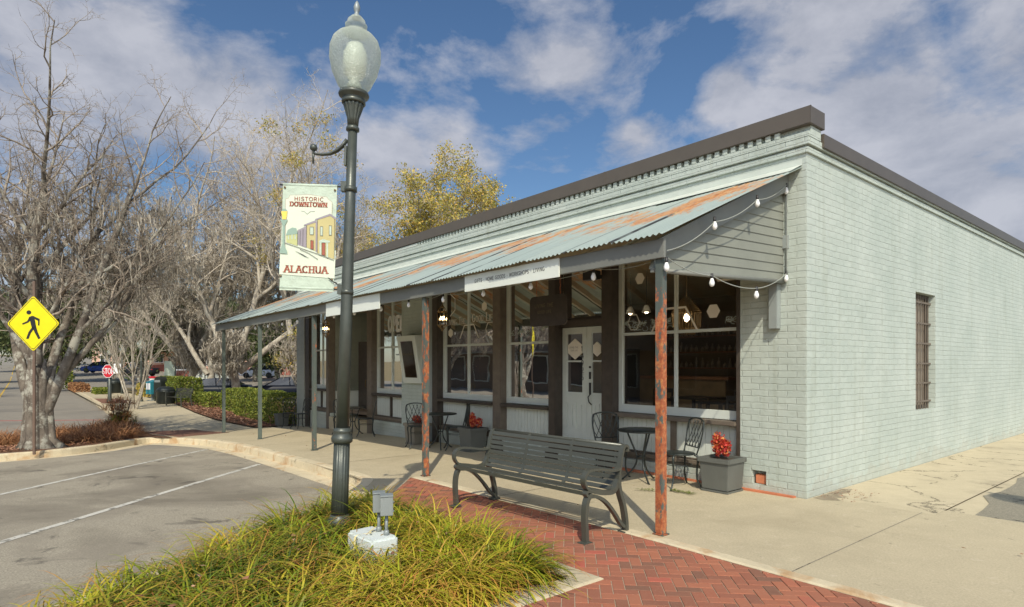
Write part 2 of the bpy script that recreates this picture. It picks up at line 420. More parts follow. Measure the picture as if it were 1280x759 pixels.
M['moss'] = attr_mat('spanish_moss', [(0, (.22, .19, .15)), (.6, (.38, .34, .27)), (1, (.52, .47, .38))], .9, spec=.1, trans=.25)
M['leaf_gold'] = attr_mat('golden_green_leaves', [(0, (.20, .21, .05)), (.45, (.46, .40, .10)), (.8, (.62, .47, .12)), (1, (.66, .40, .09))], .6, trans=.3)
M['leaf_green'] = attr_mat('dark_evergreen_leaves', [(0, (.035, .055, .018)), (.6, (.085, .11, .035)), (1, (.16, .17, .06))], .6, trans=.2)
M['leaf_hedge'] = attr_mat('clipped_hedge_leaves', [(0, (.06, .10, .015)), (.55, (.19, .24, .035)), (1, (.38, .38, .07))], .5, trans=.25)
M['grass'] = attr_mat('strap_leaf_grass', [(0, (.025, .055, .008)), (.3, (.09, .15, .010)), (.6, (.27, .31, .015)), (.85, (.50, .43, .035)), (1, (.50, .27, .07))], .42, tip=(.55, .20, .06), spec=.4, trans=.12)
M['fern'] = attr_mat('dry_fern_litter', [(0, (.13, .06, .03)), (.5, (.36, .17, .075)), (1, (.50, .29, .14))], .8, trans=.2)
M['litter'] = attr_mat('fallen_leaves', [(0, (.12, .055, .035)), (.5, (.28, .13, .075)), (1, (.45, .27, .17))], .8)
# ------------------------------------------------------------------ setting: ground sheets
def sheet(name, poly, off, mat, us=None, vs=None, kind='structure'):
    bm = bmesh.new()
    vv = [bm.verts.new((-u, v, 0)) for u, v in poly]; f = bm.faces.new(vv)
    bm.normal_update()
    if f.normal.z < 0: f.normal_flip()
    umin, umax = min(p[0] for p in poly), max(p[0] for p in poly)
    vmin, vmax = min(p[1] for p in poly), max(p[1] for p in poly)
    if len(poly) > 4: bmesh.ops.triangulate(bm, faces=bm.faces[:])
    cuts = us or [x*1.0 for x in range(0, 31)]+list(range(35, 400, 6))
    for c in cuts:
        if umin < c < umax: bmesh.ops.bisect_plane(bm, geom=bm.verts[:]+bm.edges[:]+bm.faces[:], plane_co=(-c, 0, 0), plane_no=(1, 0, 0))
    for c in (vs or range(-300, 400, 12)):
        if vmin < c < vmax and umax > 40: bmesh.ops.bisect_plane(bm, geom=bm.verts[:]+bm.edges[:]+bm.faces[:], plane_co=(0, c, 0), plane_no=(0, 1, 0))
    for v in bm.verts: v.co.z = Gz(-v.co.x, v.co.y)+off
    me = bpy.data.meshes.new(name); bm.to_mesh(me); bm.free()
    return sframe(name, link(name, me, mat), kind)
g = sheet('ground', [(-700, -700), (700, -700), (700, 700), (-700, 700)], -.30, M['dirt'], us=[-300, -100, -30]+list(range(0, 32, 2))+list(range(35, 400, 8)))
sheet('road', [(-60, -30), (320, -30), (320, -3.4), (12.6, -3.4), (-60, -3.4)], -.154, M['road'])
sheet('parking_lot', [(-14, -16), (13.6, -16), (13.6, -3.35), (-14, -3.35)], -.150, M['asphalt'])
sheet('cross_street', [(56, -3.4), (320, -3.4), (320, 90), (56, 90)], -.150, M['road'])
sheet('rear_parking_lot', [(26, 3.2), (55.5, 3.2), (55.5, 60), (26, 60)], -.12, M['road'])
# pavements
sheet('sidewalk', [(-40, -2.80), (4.60, -2.80), (4.60, -3.36), (12.3, -3.30), (14.6, -3.9), (17.5, -4.25), (60, -3.9), (60, -1.2), (30, -1.2), (24.2, -1.55), (20.5, -1.62), (16.8, -1.30), (16.8, .3), (-40, .3)], 0, M['concrete'])
sheet('sidewalk', [(4.598, -2.802), (4.44, -2.802), (3.0, -4.08), (3.0, -4.85), (2.9, -5.0), (3.82, -4.05), (4.3, -3.68), (4.70, -3.42), (5.1, -3.38), (6.6, -3.35), (4.598, -3.33)], -.001, M['concrete'])
sheet('side_pavement', [(-1.22, .3), (.0, .3), (.0, 24), (-1.22, 24)], -.002, M['concrete_old'])
sheet('side_pavement', [(-40, .3), (-1.22, .3), (-1.22, .62), (-40, .95)], -.003, M['concrete'])
_r = random.Random(31); ed_ = [(-1.30+_r.uniform(-.07, .07)-(.12 if k < 3 else 0), .55+k*.45) for k in range(50)]+[(-40, 23), (-40, .85)]+[(-39+k*1.0, .85-.009*k+_r.uniform(-.06, .05)) for k in range(37)]
sheet('side_apron', [(-40, .6), (-1.22, .4), (-1.22, 24), (-40, 24)], -.012, M['concrete_old'])
sheet('side_street', ed_, -.006, M['patch'])
sheet('brick_bed_mortar', [(4.45, -2.80), (2.85, -4.2), (2.85, -3.88), (-.29, -3.88), (-.29, -9), (-9, -9), (-9, -2.80)], -.006, M['mortar'])
sheet('brick_crossing', [(15.4, -2.45), (17.6, -2.9), (17.9, -4.22), (14.9, -3.86)], .004, M['pave_brick'])
sheet('far_brick_crossing', [(33, -3.9), (38.5, -3.95), (37.5, -2.6), (32.5, -2.6)], .004, M['pave_brick'])
sheet('mulch_bed', [(16.75, -1.28), (20.5, -1.60), (24.2, -1.53), (30, -1.18), (36, -1.18), (36, 3.2), (16.75, 3.2)], .03, M['mulch'])
sheet('lawn', [(38, -1.1), (56, -1.1), (56, 3.1), (38, 3.1)], .02, M['dirt'])
sheet('far_walk', [(39, -3.85), (60, -3.5), (60, -2.2), (39, -2.9)], .004, M['concrete'])
# herringbone bricks, individually laid
def clip(poly, a, b, c):                    # keep a*x+b*y <= c
    out = []
    for i in range(len(poly)):
        p, q = poly[i], poly[(i+1) % len(poly)]
        dp, dq = a*p[0]+b*p[1]-c, a*q[0]+b*q[1]-c
        if dp <= 0: out.append(p)
        if (dp < 0) != (dq < 0) and dp != dq:
            t = dp/(dp-dq); out.append((p[0]+(q[0]-p[0])*t, p[1]+(q[1]-p[1])*t))
    return out
def brick_paving():
    B = .090; L = 2*B; gap = .0035; mb = MB(); vals = []
    k = 4.45-2.85
    regs = [[(0, 1, -2.805), (-1, 0, .288), (0, -1, 3.878), (1.40/1.6*1, -1, 4.45*1.40/1.6+2.80)],
            [(0, 1, -2.805), (1, 0, -.288), (0, -1, 8.6), (-1, 0, 8.6)]]
    ca, sa = math.cos(R(45)), math.sin(R(45)); rg = random.Random(3)
    for i in range(-130, 131):
        for j in range(-66, 67):
            # herringbone lattice: horizontal brick at (i, i-... )
            for kind in (0, 1):
                x0 = (i+4*j)*B if kind == 0 else (i+4*j+2)*B
                y0 = i*B if kind == 0 else (i-0)*B
                w, h = (L, B) if kind == 0 else (B, L)
                if kind == 1: y0 = (i-0)*B-B*0
                q = [(x0+gap, y0+gap), (x0+w-gap, y0+gap), (x0+w-gap, y0+h-gap), (x0+gap, y0+h-gap)]
                if kind == 1: q = [(x, y-B) for x, y in q]
                q = [(x*ca-y*sa-2.5, x*sa+y*ca-4.5) for x, y in q]
                cx = sum(p[0] for p in q)/4; cy = sum(p[1] for p in q)/4
                if cx < -9 or cx > 5 or cy < -9 or cy > -2.5: continue
                r_ = rg.random(); dz = rg.uniform(-.0012, .0012)
                for rgn in regs:
                    p = q
                    for (a, b, c) in rgn:
                        p = clip(p, a, b, c)
                        if len(p) < 3: break
                    if len(p) < 3: continue
                    n = len(p); mxp = sum(a for a, _ in p)/n; myp = sum(b for _, b in p)/n
                    inn = [(mxp+(a-mxp)*.95, myp+(b-myp)*.95) for a, b in p]
                    b0 = len(mb.v)
                    for a, b in p: mb.v.append((-a, b, G(a)-.006))
                    for a, b in p: mb.v.append((-a, b, G(a)-.001+dz))
                    for a, b in inn: mb.v.append((-a, b, G(a)+.001+dz))
                    mb.f.append(tuple(b0+2*n+t for t in range(n))); mb.sm.append(False)
                    for t in range(n):
                        t2 = (t+1) % n
                        mb.f.append((b0+t, b0+t2, b0+n+t2, b0+n+t)); mb.sm.append(False)
                        mb.f.append((b0+n+t, b0+n+t2, b0+2*n+t2, b0+2*n+t)); mb.sm.append(False)
                    vals += [r_]*(1+2*n)
    o = mb.build('brick_paving', M['pave_brick'], attr={'rnd': ('FACE', vals)}, recalc=False)
    bm = bmesh.new(); bm.from_mesh(o.data)
    for f in bm.faces: f.normal_update()
    bmesh.ops.recalc_face_normals(bm, faces=bm.faces); bm.to_mesh(o.data); bm.free()
    return sframe('brick_paving', o)
brick_paving()
0 and sheet('kerb_ramp', [(4.9, -3.22), (4.55, -3.42), (3.38, -4.50), (2.7, -4.95), (2.7, -4.05), (4.4, -2.82)], -.010, M['kerb'])
# kerbs: a rounded profile swept along a line; 'side' = +1 puts the street on the right of travel
def kerb(name, pts, w=.16, hgt=.15, gutter=0, mat=None, off=0, side=1):
    fine = []
    for a, b in zip(pts[:-1], pts[1:]):
        n = max(1, int(math.dist(a, b)/.5))
        for i in range(n): fine.append((a[0]+(b[0]-a[0])*i/n, a[1]+(b[1]-a[1])*i/n))
    fine.append(pts[-1])
    prof = [(-w, -.02), (-w, .006), (-.03, .008), (-.008, 0), (.004, -.02), (.018, -hgt+.008)]
    if gutter: prof += [(.03, -hgt+.010), (gutter, -hgt+.006), (gutter, -hgt-.02)]
    else: prof += [(.02, -hgt-.02)]
    vs, fs = [], []; m = len(prof)
    for i, p in enumerate(fine):
        a = fine[max(0, i-1)]; b = fine[min(len(fine)-1, i+1)]
        du, dv = b[0]-a[0], b[1]-a[1]; l = math.hypot(du, dv); nu, nv = dv/l*side, -du/l*side
        for (o_, z) in prof:
            u, v = p[0]+nu*o_, p[1]+nv*o_
            vs.append((-u, v, Gz(p[0], p[1])+z+off))
    for i in range(len(fine)-1):
        for k in range(m-1): fs.append((i*m+k, i*m+k+1, (i+1)*m+k+1, (i+1)*m+k))
    mb = MB(); mb.add(vs, fs)
    return sframe(name, mb.build(name, mat or M['kerb'], recalc=True))
def arc(pts, n=6):
    out = [pts[0]]
    for i in range(1, len(pts)-1):
        p0, p1, p2 = pts[i-1], pts[i], pts[i+1]
        for k in range(n+1):
            t = k/n; a = (p0[0]+(p1[0]-p0[0])*(.6+.4*t), p0[1]+(p1[1]-p0[1])*(.6+.4*t)); b = (p1[0]+(p2[0]-p1[0])*.4*t, p1[1]+(p2[1]-p1[1])*.4*t)
            out.append((a[0]+(b[0]-a[0])*t, a[1]+(b[1]-a[1])*t))
    out.append(pts[-1]); return out
bed_left = [(4.9, -3.34), (4.55, -3.55), (3.2, -4.75), (1.9, -8.2)]
kl = arc([(.9, -8.6), (2.75, -5.3), (3.9, -4.1), (4.75, -3.36), (5.5, -3.34), (12.3, -3.34), (14.6, -3.95), (15.6, -4.5), (14.0, -5.65), (13.3, -6.7), (13.3, -12)])
kerb('kerb', kl, gutter=.30, side=1)
kerb('far_kerb', arc([(18.5, -12), (18.6, -6.5), (21, -4.35), (24.4, -4.27), (36, -3.95), (60, -3.6)]), side=1, w=.16)
0 and sheet('kerb_ramp_concrete', [(4.60, -2.80), (4.62, -3.36), (3.05, -4.62), (2.55, -5.1), (2.55, -4.05), (2.85, -4.2), (4.45, -2.80)], .002, M['kerb'])
kerb('sidewalk_edge_band', [(-9, -2.80), (4.40, -2.80)], w=.14, hgt=.01, side=1, off=.002)
kerb('bed_border', [(2.9, -3.885), (-.29, -3.885), (-.29, -8.6)], w=.22, hgt=.02, side=1, off=.006, mat=M['concrete_old'])
sheet('planting_bed_soil', [(3.1, -4.1), (-.2, -4.0), (-.2, -8.6), (.95, -8.6), (2.6, -5.35)], -.05, M['soil'])
sheet('mulch_island', [(13.42, -6.9), (14.1, -5.8), (15.7, -4.6), (14.7, -4.05), (17.5, -4.22), (20.9, -4.42), (18.5, -6.5), (18.35, -11.5), (13.45, -11.5)], .012, M['mulch'])
sheet('dirt_patch', [(-.02, .12), (-.02, .95), (-.10, 1.05), (-.17, .8), (-.13, .62), (-.26, .50), (-.20, .34), (-.30, .22), (-.16, .10)], .002, M['stain'])
def stripe(name, a, b, w, mat, off, z=.004):
    du, dv = b[0]-a[0], b[1]-a[1]; l = math.hypot(du, dv); nu, nv = -dv/l*w/2, du/l*w/2
    return sheet(name, [(a[0]+nu, a[1]+nv), (b[0]+nu, b[1]+nv), (b[0]-nu, b[1]-nv), (a[0]-nu, a[1]-nv)], off+z, mat)
stripe('parking_line', (8.55, -3.70), (3.6, -8.45), .10, M['line_white'], -.15)
stripe('parking_line', (12.2, -3.80), (6.9, -8.5), .10, M['line_white'], -.15)
stripe('parking_line', (14.6, -7.7), (9.8, -12.6), .10, M['line_white'], -.15)
stripe('road_line', (24.6, -4.6), (30.0, -14), .16, M['line_red'], -.154)
stripe('road_line', (23, -8.2), (220, -6.6), .12, M['line_yellow'], -.154)
stripe('expansion_joint', (2.55, -2.8), (2.55, .0), .012, M['soil'], 0, .002)
stripe('expansion_joint', (-1.1, -2.8), (-1.1, .3), .010, M['patch'], 0, .002)
stripe('expansion_joint', (6.6, -3.2), (6.6, .0), .012, M['soil'], 0, .002)
stripe('expansion_joint', (10.6, -3.2), (10.6, .0), .012, M['soil'], 0, .002)
# low brick edging along the foot of the corner pier
mb = MB(); mb.ubox(.12, .92, -.075, .0, -.03, .018); sframe('brick_edging', mb.build('brick_edging', M['rust_brick'], bevel=.006))
mb = MB(); mb.ubox(1.15, 3.0, -.05, .0, -.03, .014); sframe('brick_edging', mb.build('brick_edging', M['rust_brick'], bevel=.006))
# ------------------------------------------------------------------ lettering (strokes with optional serifs)
def arcp(cx, cy, rx, ry, a0, a1, n=10): return [(cx+rx*math.cos(R(a0+(a1-a0)*i/n)), cy+ry*math.sin(R(a0+(a1-a0)*i/n))) for i in range(n+1)]
GL = {
 'A': (.8, [[(0, 0), (.4, 1)], [(.4, 1), (.8, 0)], [(.15, .36), (.65, .36)]]),
 'C': (.78, [arcp(.4, .5, .38, .5, 48, 312, 14)]),
 'D': (.8, [[(.1, 0), (.1, 1)], [(.1, 1), (.35, 1)]+arcp(.35, .5, .40, .5, 88, -88)+[(.35, 0), (.1, 0)]]),
 'E': (.65, [[(.1, 0), (.1, 1)], [(.1, 1), (.62, 1)], [(.1, .52), (.5, .52)], [(.1, 0), (.64, 0)]]),
 'F': (.6, [[(.1, 0), (.1, 1)], [(.1, 1), (.6, 1)], [(.1, .52), (.48, .52)]]),
 'G': (.82, [arcp(.4, .5, .38, .5, 48, 330, 14)+[(.74, .45), (.48, .45)]]),
 'H': (.8, [[(.1, 0), (.1, 1)], [(.7, 0), (.7, 1)], [(.1, .5), (.7, .5)]]),
 'I': (.3, [[(.15, 0), (.15, 1)]]),
 'K': (.75, [[(.1, 0), (.1, 1)], [(.7, 1), (.1, .45)], [(.28, .6), (.72, 0)]]),
 'L': (.62, [[(.1, 1), (.1, 0)], [(.1, 0), (.6, 0)]]),
 'M': (.95, [[(.1, 0), (.1, 1)], [(.1, 1), (.47, .1), (.85, 1)], [(.85, 1), (.85, 0)]]),
 'N': (.82, [[(.1, 0), (.1, 1)], [(.1, 1), (.72, 0)], [(.72, 0), (.72, 1)]]),
 'O': (.84, [arcp(.42, .5, .38, .5, 0, 360, 20)]),
 'P': (.68, [[(.1, 0), (.1, 1)], [(.1, 1), (.35, 1)]+arcp(.35, .74, .28, .26, 88, -88)+[(.35, .48), (.1, .48)]]),
 'R': (.75, [[(.1, 0), (.1, 1)], [(.1, 1), (.35, 1)]+arcp(.35, .74, .28, .26, 88, -88)+[(.35, .48), (.1, .48)], [(.38, .48), (.72, 0)]]),
 'S': (.66, [arcp(.33, .74, .25, .26, 30, 270, 10)+arcp(.33, .25, .28, .25, 90, -150, 10)]),
 'T': (.7, [[(.35, 0), (.35, 1)], [(.02, 1), (.68, 1)]]),
 'U': (.8, [[(.1, 1), (.1, .35)]+arcp(.4, .33, .3, .33, 180, 360)+[(.7, .35), (.7, 1)]]),
 'V': (.78, [[(.02, 1), (.39, 0)], [(.39, 0), (.76, 1)]]),
 'W': (1.1, [[(.02, 1), (.28, 0)], [(.28, 0), (.55, .95)], [(.55, .95), (.82, 0)], [(.82, 0), (1.08, 1)]]),
 'Y': (.75, [[(.02, 1), (.37, .5)], [(.73, 1), (.37, .5)], [(.37, .5), (.37, 0)]]),
 '1': (.4, [[(.08, .8), (.22, 1), (.22, 0)]]),
 '2': (.62, [arcp(.31, .73, .25, .27, 170, -30, 8)+[(.06, 0), (.60, 0)]]),
 '4': (.66, [[(.45, 0), (.45, 1), (.04, .32), (.64, .32)]]),
 '5': (.62, [[(.55, 1), (.14, 1), (.1, .56)]+arcp(.31, .32, .26, .31, 110, -150, 10)]),
 '9': (.62, [arcp(.31, .70, .25, .29, 0, 360, 14), [(.56, .70), (.50, .3), (.30, 0)]]),
 '.': (.3, [[(.13, .42), (.13, .54)]]), ' ': (.45, []),
}
def text_mb(mb, s, x, z, h, y=0, stroke=.14, serif=False, wf=1.0, gap=.18, M4=None, small=None, thick=.002):
    """letters in the local xz plane facing -y, starting at x, baseline z; returns the end x"""
    cx = x
    for ch in s:
        hh = h
        if small and ch.islower(): hh = h*small
        w, strokes = GL[ch.upper()]
        for st in strokes:
            pts = [Vector((cx+px*hh*wf, y, z+pz*hh)) for px, pz in st]
            t = stroke*hh
            for a, b in zip(pts[:-1], pts[1:]):
                d = (b-a)
                if d.length < 1e-6: continue
                dn = d.normalized(); n = Vector((-dn.z, 0, dn.x)); tt = t
                if serif and abs(dn.x) > .85: tt = t*.5
                a2, b2 = a-dn*t*.25, b+dn*t*.25
                q = [a2-n*tt/2, b2-n*tt/2, b2+n*tt/2, a2+n*tt/2]
                if n.length < .5: continue
                if M4: q = [M4 @ p for p in q]
                if (q[1]-q[0]).cross(q[3]-q[0]).y > 0: q = q[::-1]
                mb.add(q, [(0, 1, 2, 3)])
            if serif and len(st) == 2:
                for (px, pz) in st:
                    if pz in (0, 1) or abs(st[0][0]-st[1][0]) < .3:
                        if pz not in (0, 1): continue
                        p = Vector((cx+px*hh*wf, y-.0002, z+pz*hh)); sw = t*1.05; q = [p+Vector((-sw, 0, -t*.2)), p+Vector((sw, 0, -t*.2)), p+Vector((sw, 0, t*.22)), p+Vector((-sw, 0, t*.22))]
                        if M4: q = [M4 @ k for k in q]
                        mb.add(q, [(0, 1, 2, 3)])
        cx += (w*wf+gap)*hh
    return cx
def text_w(s, h, wf=1.0, gap=.18, small=None):
    return sum((GL[c.upper()][0]*wf+gap)*(h*small if small and c.islower() else h) for c in s)-gap*h
def flatpoly(mb, pts, y):
    vs = [(p[0], y, p[1]) for p in pts]; mb.add(vs, [tuple(range(len(vs)))])
def hexpts(cx, cz, r, sx=1, a0=0): return [(cx+sx*r*math.cos(R(a0+60*k)), cz+r*math.sin(R(a0+60*k))) for k in range(6)]
def hexring(mb, cx, cz, r, w, y, sx=1, a0=0, arcs=range(6)):
    o, i = hexpts(cx, cz, r, sx, a0), hexpts(cx, cz, r-w, sx, a0)
    for k in arcs:
        k2 = (k+1) % 6; flat = [o[k], o[k2], i[k2], i[k]]; mb.add([(p[0], y, p[1]) for p in flat], [(0, 1, 2, 3)])

# ------------------------------------------------------------------ the corner shop
bld = uthing('storefront_building', 'long one-storey pale green painted brick corner shop with bronze roof cap', 'building', 0, 0, ground=False)
REC = .14
# front wall: corner pier (with a vent hole), middle pier, wall above the windows, plinth
w = MB()
vu0, vu1, vz0, vz1 = .50, .69, .085, .26
w.ubox(0, vu0, 0, .35, -.7, 3.35); w.ubox(vu1, .85, 0, .35, -.7, 3.35)
w.ubox(vu0, vu1, 0, .35, -.7, vz0); w.ubox(vu0, vu1, 0, .35, vz1, 3.35); w.ubox(vu0, vu1, .14, .35, vz0, vz1)
w.ubox(8.47, 9.74, 0, .35, -.7, 3.35)
w.ubox(.0, 16.73, 0, .35, 3.35, 4.44)
for (a, b) in ((.85, 8.47), (9.74, 11.36)): w.ubox(a, b, .03, .35, -.7, .155)
w.ubox(14.1, 16.05, .03, .35, -.9, .155)
w.build('front_wall', M['brick_front'], bld)
b_ = MB(); b_.ubox(vu0+.012, vu1-.03, .035, .139, vz0+.004, vz1-.055); b_.build('bare_brick_stub', M['rust_brick'], bld, bevel=.008)
# side wall with the barred window opening
s_ = MB(); v0, v1, z0, z1 = 3.73, 4.68, .87, 2.76; D = .34
def sbox(va, vb, za, zb, ua=0, ub=D): s_.ubox(ua, ub, va, vb, za, zb)
sbox(.351, v0, -.7, 4.25); sbox(v1, 26, -.7, 4.25); sbox(v0, v1, -.7, z0); sbox(v0, v1, z1, 4.25)
s_.build('side_wall', M['brick_side'], bld)
c_ = MB()                                   # face of the corner pier on the side street
c_.ubox(-.003, .0, 0.001, .352, -.7, 4.44); c_.build('corner_return', M['brick_side'], bld)
# stepped brick courses under the cap
bc = MB()
for (za, zb, pr) in ((4.125, 4.195, .028), (4.215, 4.30, .05), (4.302, 4.365, .052)):
    bc.ubox(-pr, 16.73, -pr, 0, za, zb)
bc.build('brick_course', M['brick_front'], bld, bevel=.004)
bs_ = MB()
for (za, zb, pr) in ((4.125, 4.195, .028), (4.215, 4.30, .05)):
    bs_.ubox(-pr, -.003, 0, 26, za, zb)
bs_.ubox(-.052, -.003, 0, .27, 4.302, 4.44)
bs_.build('brick_course', M['brick_side'], bld, bevel=.004)
dn = MB(); u = .30
while u < 8.8: dn.ubox(u, u+.062, -.055, 0, 4.366, 4.436); u += .118
dn.build('dentil_course', M['brick_front'], bld)
fl = MB(); fl.ubox(8.9, 16.73, -.058, 0, 4.37, 4.425); fl.build('cap_flashing', M['flash'], bld)
cp = MB()
cp.ubox(-.085, 16.78, -.085, .30, 4.44, 4.645); cp.build('roof_cap', M['cap_metal'], bld, bevel=.004)
cj = MB()
for u in (3.1, 6.2, 9.3, 12.4): cj.ubox(u, u+.03, -.0885, -.085, 4.44, 4.645)
cj.box(.0852, .0885, -.086, -.06, 4.44, 4.645)
cj.build('cap_seam', M['cap_metal'], bld)
cs = MB(); cs.ubox(-.075, .42, .301, 26.05, 4.235, 4.405); cs.build('side_roof_cap', M['cap_metal'], bld, bevel=.004)
rf = MB(); rf.ubox(.34, 16.7, .30, 26, 4.02, 4.12); rf.build('roof', M['gal'], bld)
lw = MB(); lw.ubox(16.4, 16.73, .35, 26, -.9, 4.2); lw.ubox(.34, 16.4, 25.7, 26, -.9, 4.2); lw.build('rear_wall', M['brick_side'], bld)
pg = MB(); pg.ubox(16.05, 16.73, -.03, .0, -.9, 3.95); pg.ubox(16.05, 16.73, 0, .35, -.9, 3.35); pg.build('left_pier', M['pier_grey'], bld)
# timber columns between the openings
def column(ua, ub, mat='dark_wood', z0=.0, va=-.012, vb=REC+.06, z1=3.35):
    m = MB(); m.ubox(ua, ub, va, vb, z0-.3, z1); return m.build('column', M[mat], bld, bevel=.006)
column(3.02, 3.25); column(4.33, 4.50); column(5.86, 6.11, 'mid_wood'); column(8.12, 8.34); m = MB(); m.ubox(8.342, 8.468, -.008, .2, -.4, 3.35); m.build('column', M['grey_paint'], bld, bevel=.005)
column(11.32, 11.60, 'mid_wood', -.4); column(14.14, 14.34, 'mid_wood', -.4); column(15.70, 16.04, 'dark_wood', -.5)
m = MB(); m.ubox(.852, .905, -.006, .15, .0, 3.35); m.build('column', M['dark_wood'], bld, bevel=.003)
cbm = MB()
for (a, b) in ((3.0, 3.27), (5.84, 6.13), (4.31, 4.52)): cbm.ubox(a-.02, b+.02, -.06, .1, -.1, .12)
cbm.build('column_base', M['dark_wood'], bld, bevel=.008)
# windows
def window(ua, ub, z0, z1, mull, rail, v=REC, fw=.075, bot=.12, mw=.045):
    f = MB(); y0, y1 = v, v+.06
    f.ubox(ua, ub, y0, y1, z0, z0+bot); f.ubox(ua, ub, y0, y1, z1-fw, z1)
    f.ubox(ua, ua+fw, y0, y1, z0+bot, z1-fw); f.ubox(ub-fw, ub, y0, y1, z0+bot, z1-fw)
    for mu in mull: f.ubox(mu-mw/2, mu+mw/2, y0+.006, y1-.004, z0+bot, z1-fw)
    if rail:
        xs = [ua+fw]+[x for mu in sorted(mull) for x in (mu-mw/2, mu+mw/2)]+[ub-fw]
        for a, b in zip(xs[::2], xs[1::2]): f.ubox(a, b, y0+.009, y1-.006, rail-.022, rail+.022)
    wo = f.build('window', M['frame_paint'], bld, bevel=.003)
    g_ = MB(); g_.add([(-ua-.02, v+.034, z0+.05), (-ub+.02, v+.034, z0+.05), (-ub+.02, v+.034, z1-.03), (-ua-.02, v+.034, z1-.03)], [(0, 1, 2, 3)])
    g_.build('pane', M['glass'], wo)
    return wo
W1 = window(.86, 3.02, .86, 3.33, [1.955], 2.08)
W2 = window(4.51, 5.86, .86, 3.33, [], 2.01)
W3 = window(6.12, 8.12, .86, 3.33, [7.16], 2.02)
W4 = window(9.75, 11.32, .86, 3.33, [10.50], 2.05)
W6 = window(14.35, 15.70, .86, 3.33, [15.0], 2.05)
# sills, stall risers, base timbers
for (a, b, seg) in ((.905, 3.02, [1.97]), (4.50, 5.86, []), (6.11, 8.12, [7.12]), (9.745, 11.32, [10.5]), (14.34, 15.7, [15.0])):
    s = MB(); s.ubox(a, b, -.035, .20, .795, .852); s.build('window_sill', M['mid_wood'] if a < 2 else M['dark_wood'], bld, bevel=.008)
    p = MB(); x = a
    while x < b-.001:                        # beaded boards
        e = min(b, x+.092)
        p.ubox(x, e-.008, REC+.004, REC+.05, .28, .795); p.ubox(e-.008, e, REC+.012, REC+.05, .28, .795); x = e
    p.build('panel', M['door_paint'], bld)
    t = MB(); t.ubox(a, b, REC-.03, REC+.04, .268, .285); t.ubox(a, b, REC-.06, REC+.05, .155, .20); t.ubox(a, b, REC-.10, REC+.05, .205, .262)
    t.build('base_timber', M['mid_wood'], bld, bevel=.004)
    if seg:
        q = MB()
        for sg in seg: q.ubox(sg-.045, sg+.045, REC-.035, REC+.003, .285, .795)
        q.build('panel_post', M['mid_wood'] if a < 2 else M['dark_wood'], bld, bevel=.004)
# entrance: pair of half-glazed doors, transom
hd = MB(); hd.ubox(3.25, 4.33, REC-.03, .30, 2.25, 2.37); hd.ubox(3.25, 4.33, REC-.03, .30, 3.25, 3.35); hd.ubox(3.25, 4.33, -.02, .34, .10, .275); hd.build('door_head', M['dark_wood'], bld, bevel=.006)
tw = MB(); tw.add([(-3.25, .2, 2.37), (-4.33, .2, 2.37), (-4.33, .2, 3.25), (-3.25, .2, 3.25)], [(0, 1, 2, 3)])
two = MB(); two.ubox(3.25, 4.33, .16, .22, 2.37, 2.41); two.ubox(3.25, 4.33, .16, .22, 3.21, 3.25); tro = two.build('transom_window', M['dark_wood'], bld); tw.build('pane', M['glass'], tro)
def door(ua, ub, name='door', handle_side=1):
    v = .17; d = MB(); st = .105; za, zb = .28, 2.24
    d.ubox(ua, ua+st, v, v+.045, za, zb); d.ubox(ub-st, ub, v, v+.045, za, zb)
    for (a, b) in ((za, .52), (.95, 1.13), (1.645, 1.675), (2.13, zb)): d.ubox(ua+st, ub-st, v+.002, v+.043, a, b)
    mid = (ua+ub)/2; d.ubox(mid-.035, mid+.035, v+.002, v+.043, .52, .95)
    d.ubox(ua+st, mid-.035, v+.014, v+.03, .52, .95); d.ubox(mid+.035, ub-st, v+.014, v+.03, .52, .95)
    d.ubox(ua+st+.02, mid-.055, v+.006, v+.02, .55, .92); d.ubox(mid+.055, ub-st-.02, v+.006, v+.02, .55, .92)
    do = d.build(name, M['door_paint'], bld, bevel=.002)
    g_ = MB(); g_.add([(-ua-st, v+.02, 1.13), (-ub+st, v+.02, 1.13), (-ub+st, v+.02, 2.13), (-ua-st, v+.02, 2.13)], [(0, 1, 2, 3)]); g_.build('pane', M['glass'], do)
    return do
dl = door(3.74, 4.325); dr = door(3.255, 3.735)
h_ = MB(); hx = -3.66
h_.box(hx-.02, hx+.02, .158, .17, 1.10, 1.30); h_.tube([(hx, .165, 1.10), (hx-.005, .12, 1.06), (hx+.015, .12, .98), (hx+.03, .165, .93)], .010, 6)
h_.box(hx-.018, hx+.018, .155, .17, 1.36, 1.48); h_.lathe([(0, -.01), (.02, -.01), (.02, .01), (0, .01)], 10, (0, 0, 0), Matrix.Translation((hx, .165, 1.56)) @ Matrix.Rotation(R(90), 4, 'X'))
h_.build('door_handle', M['black'], dr)
nb = MB(); zt = 1.90
for ch in '14925':
    text_mb(nb, ch, -3.80-.02-.045, zt-.07, .085, .1665, stroke=.16); zt -= .122
nb.build('house_number', M['black'], dl)
dc = MB(); cxh = -4.03
flatpoly(dc, [(cxh-.17, 1.94), (cxh, 2.05), (cxh+.17, 1.94), (cxh+.17, 1.80), (cxh, 1.69), (cxh-.17, 1.80)][::-1], .183)
dc.build('door_decal', M['decal_white'], dl)
dc = MB(); text_mb(dc, 'LIVING THE', cxh-.145, 1.885, .028, .1815, .12, wf=1.0); text_mb(dc, 'GOOD LIFE', cxh-.10, 1.835, .022, .1815, .12); dc.build('door_decal_text', M['mid_wood'], dl)
dc = MB(); flatpoly(dc, hexpts(-3.52, 1.86, .125, .8, 30)[::-1], .183); dc.build('door_decal', M['decal_white'], dr)
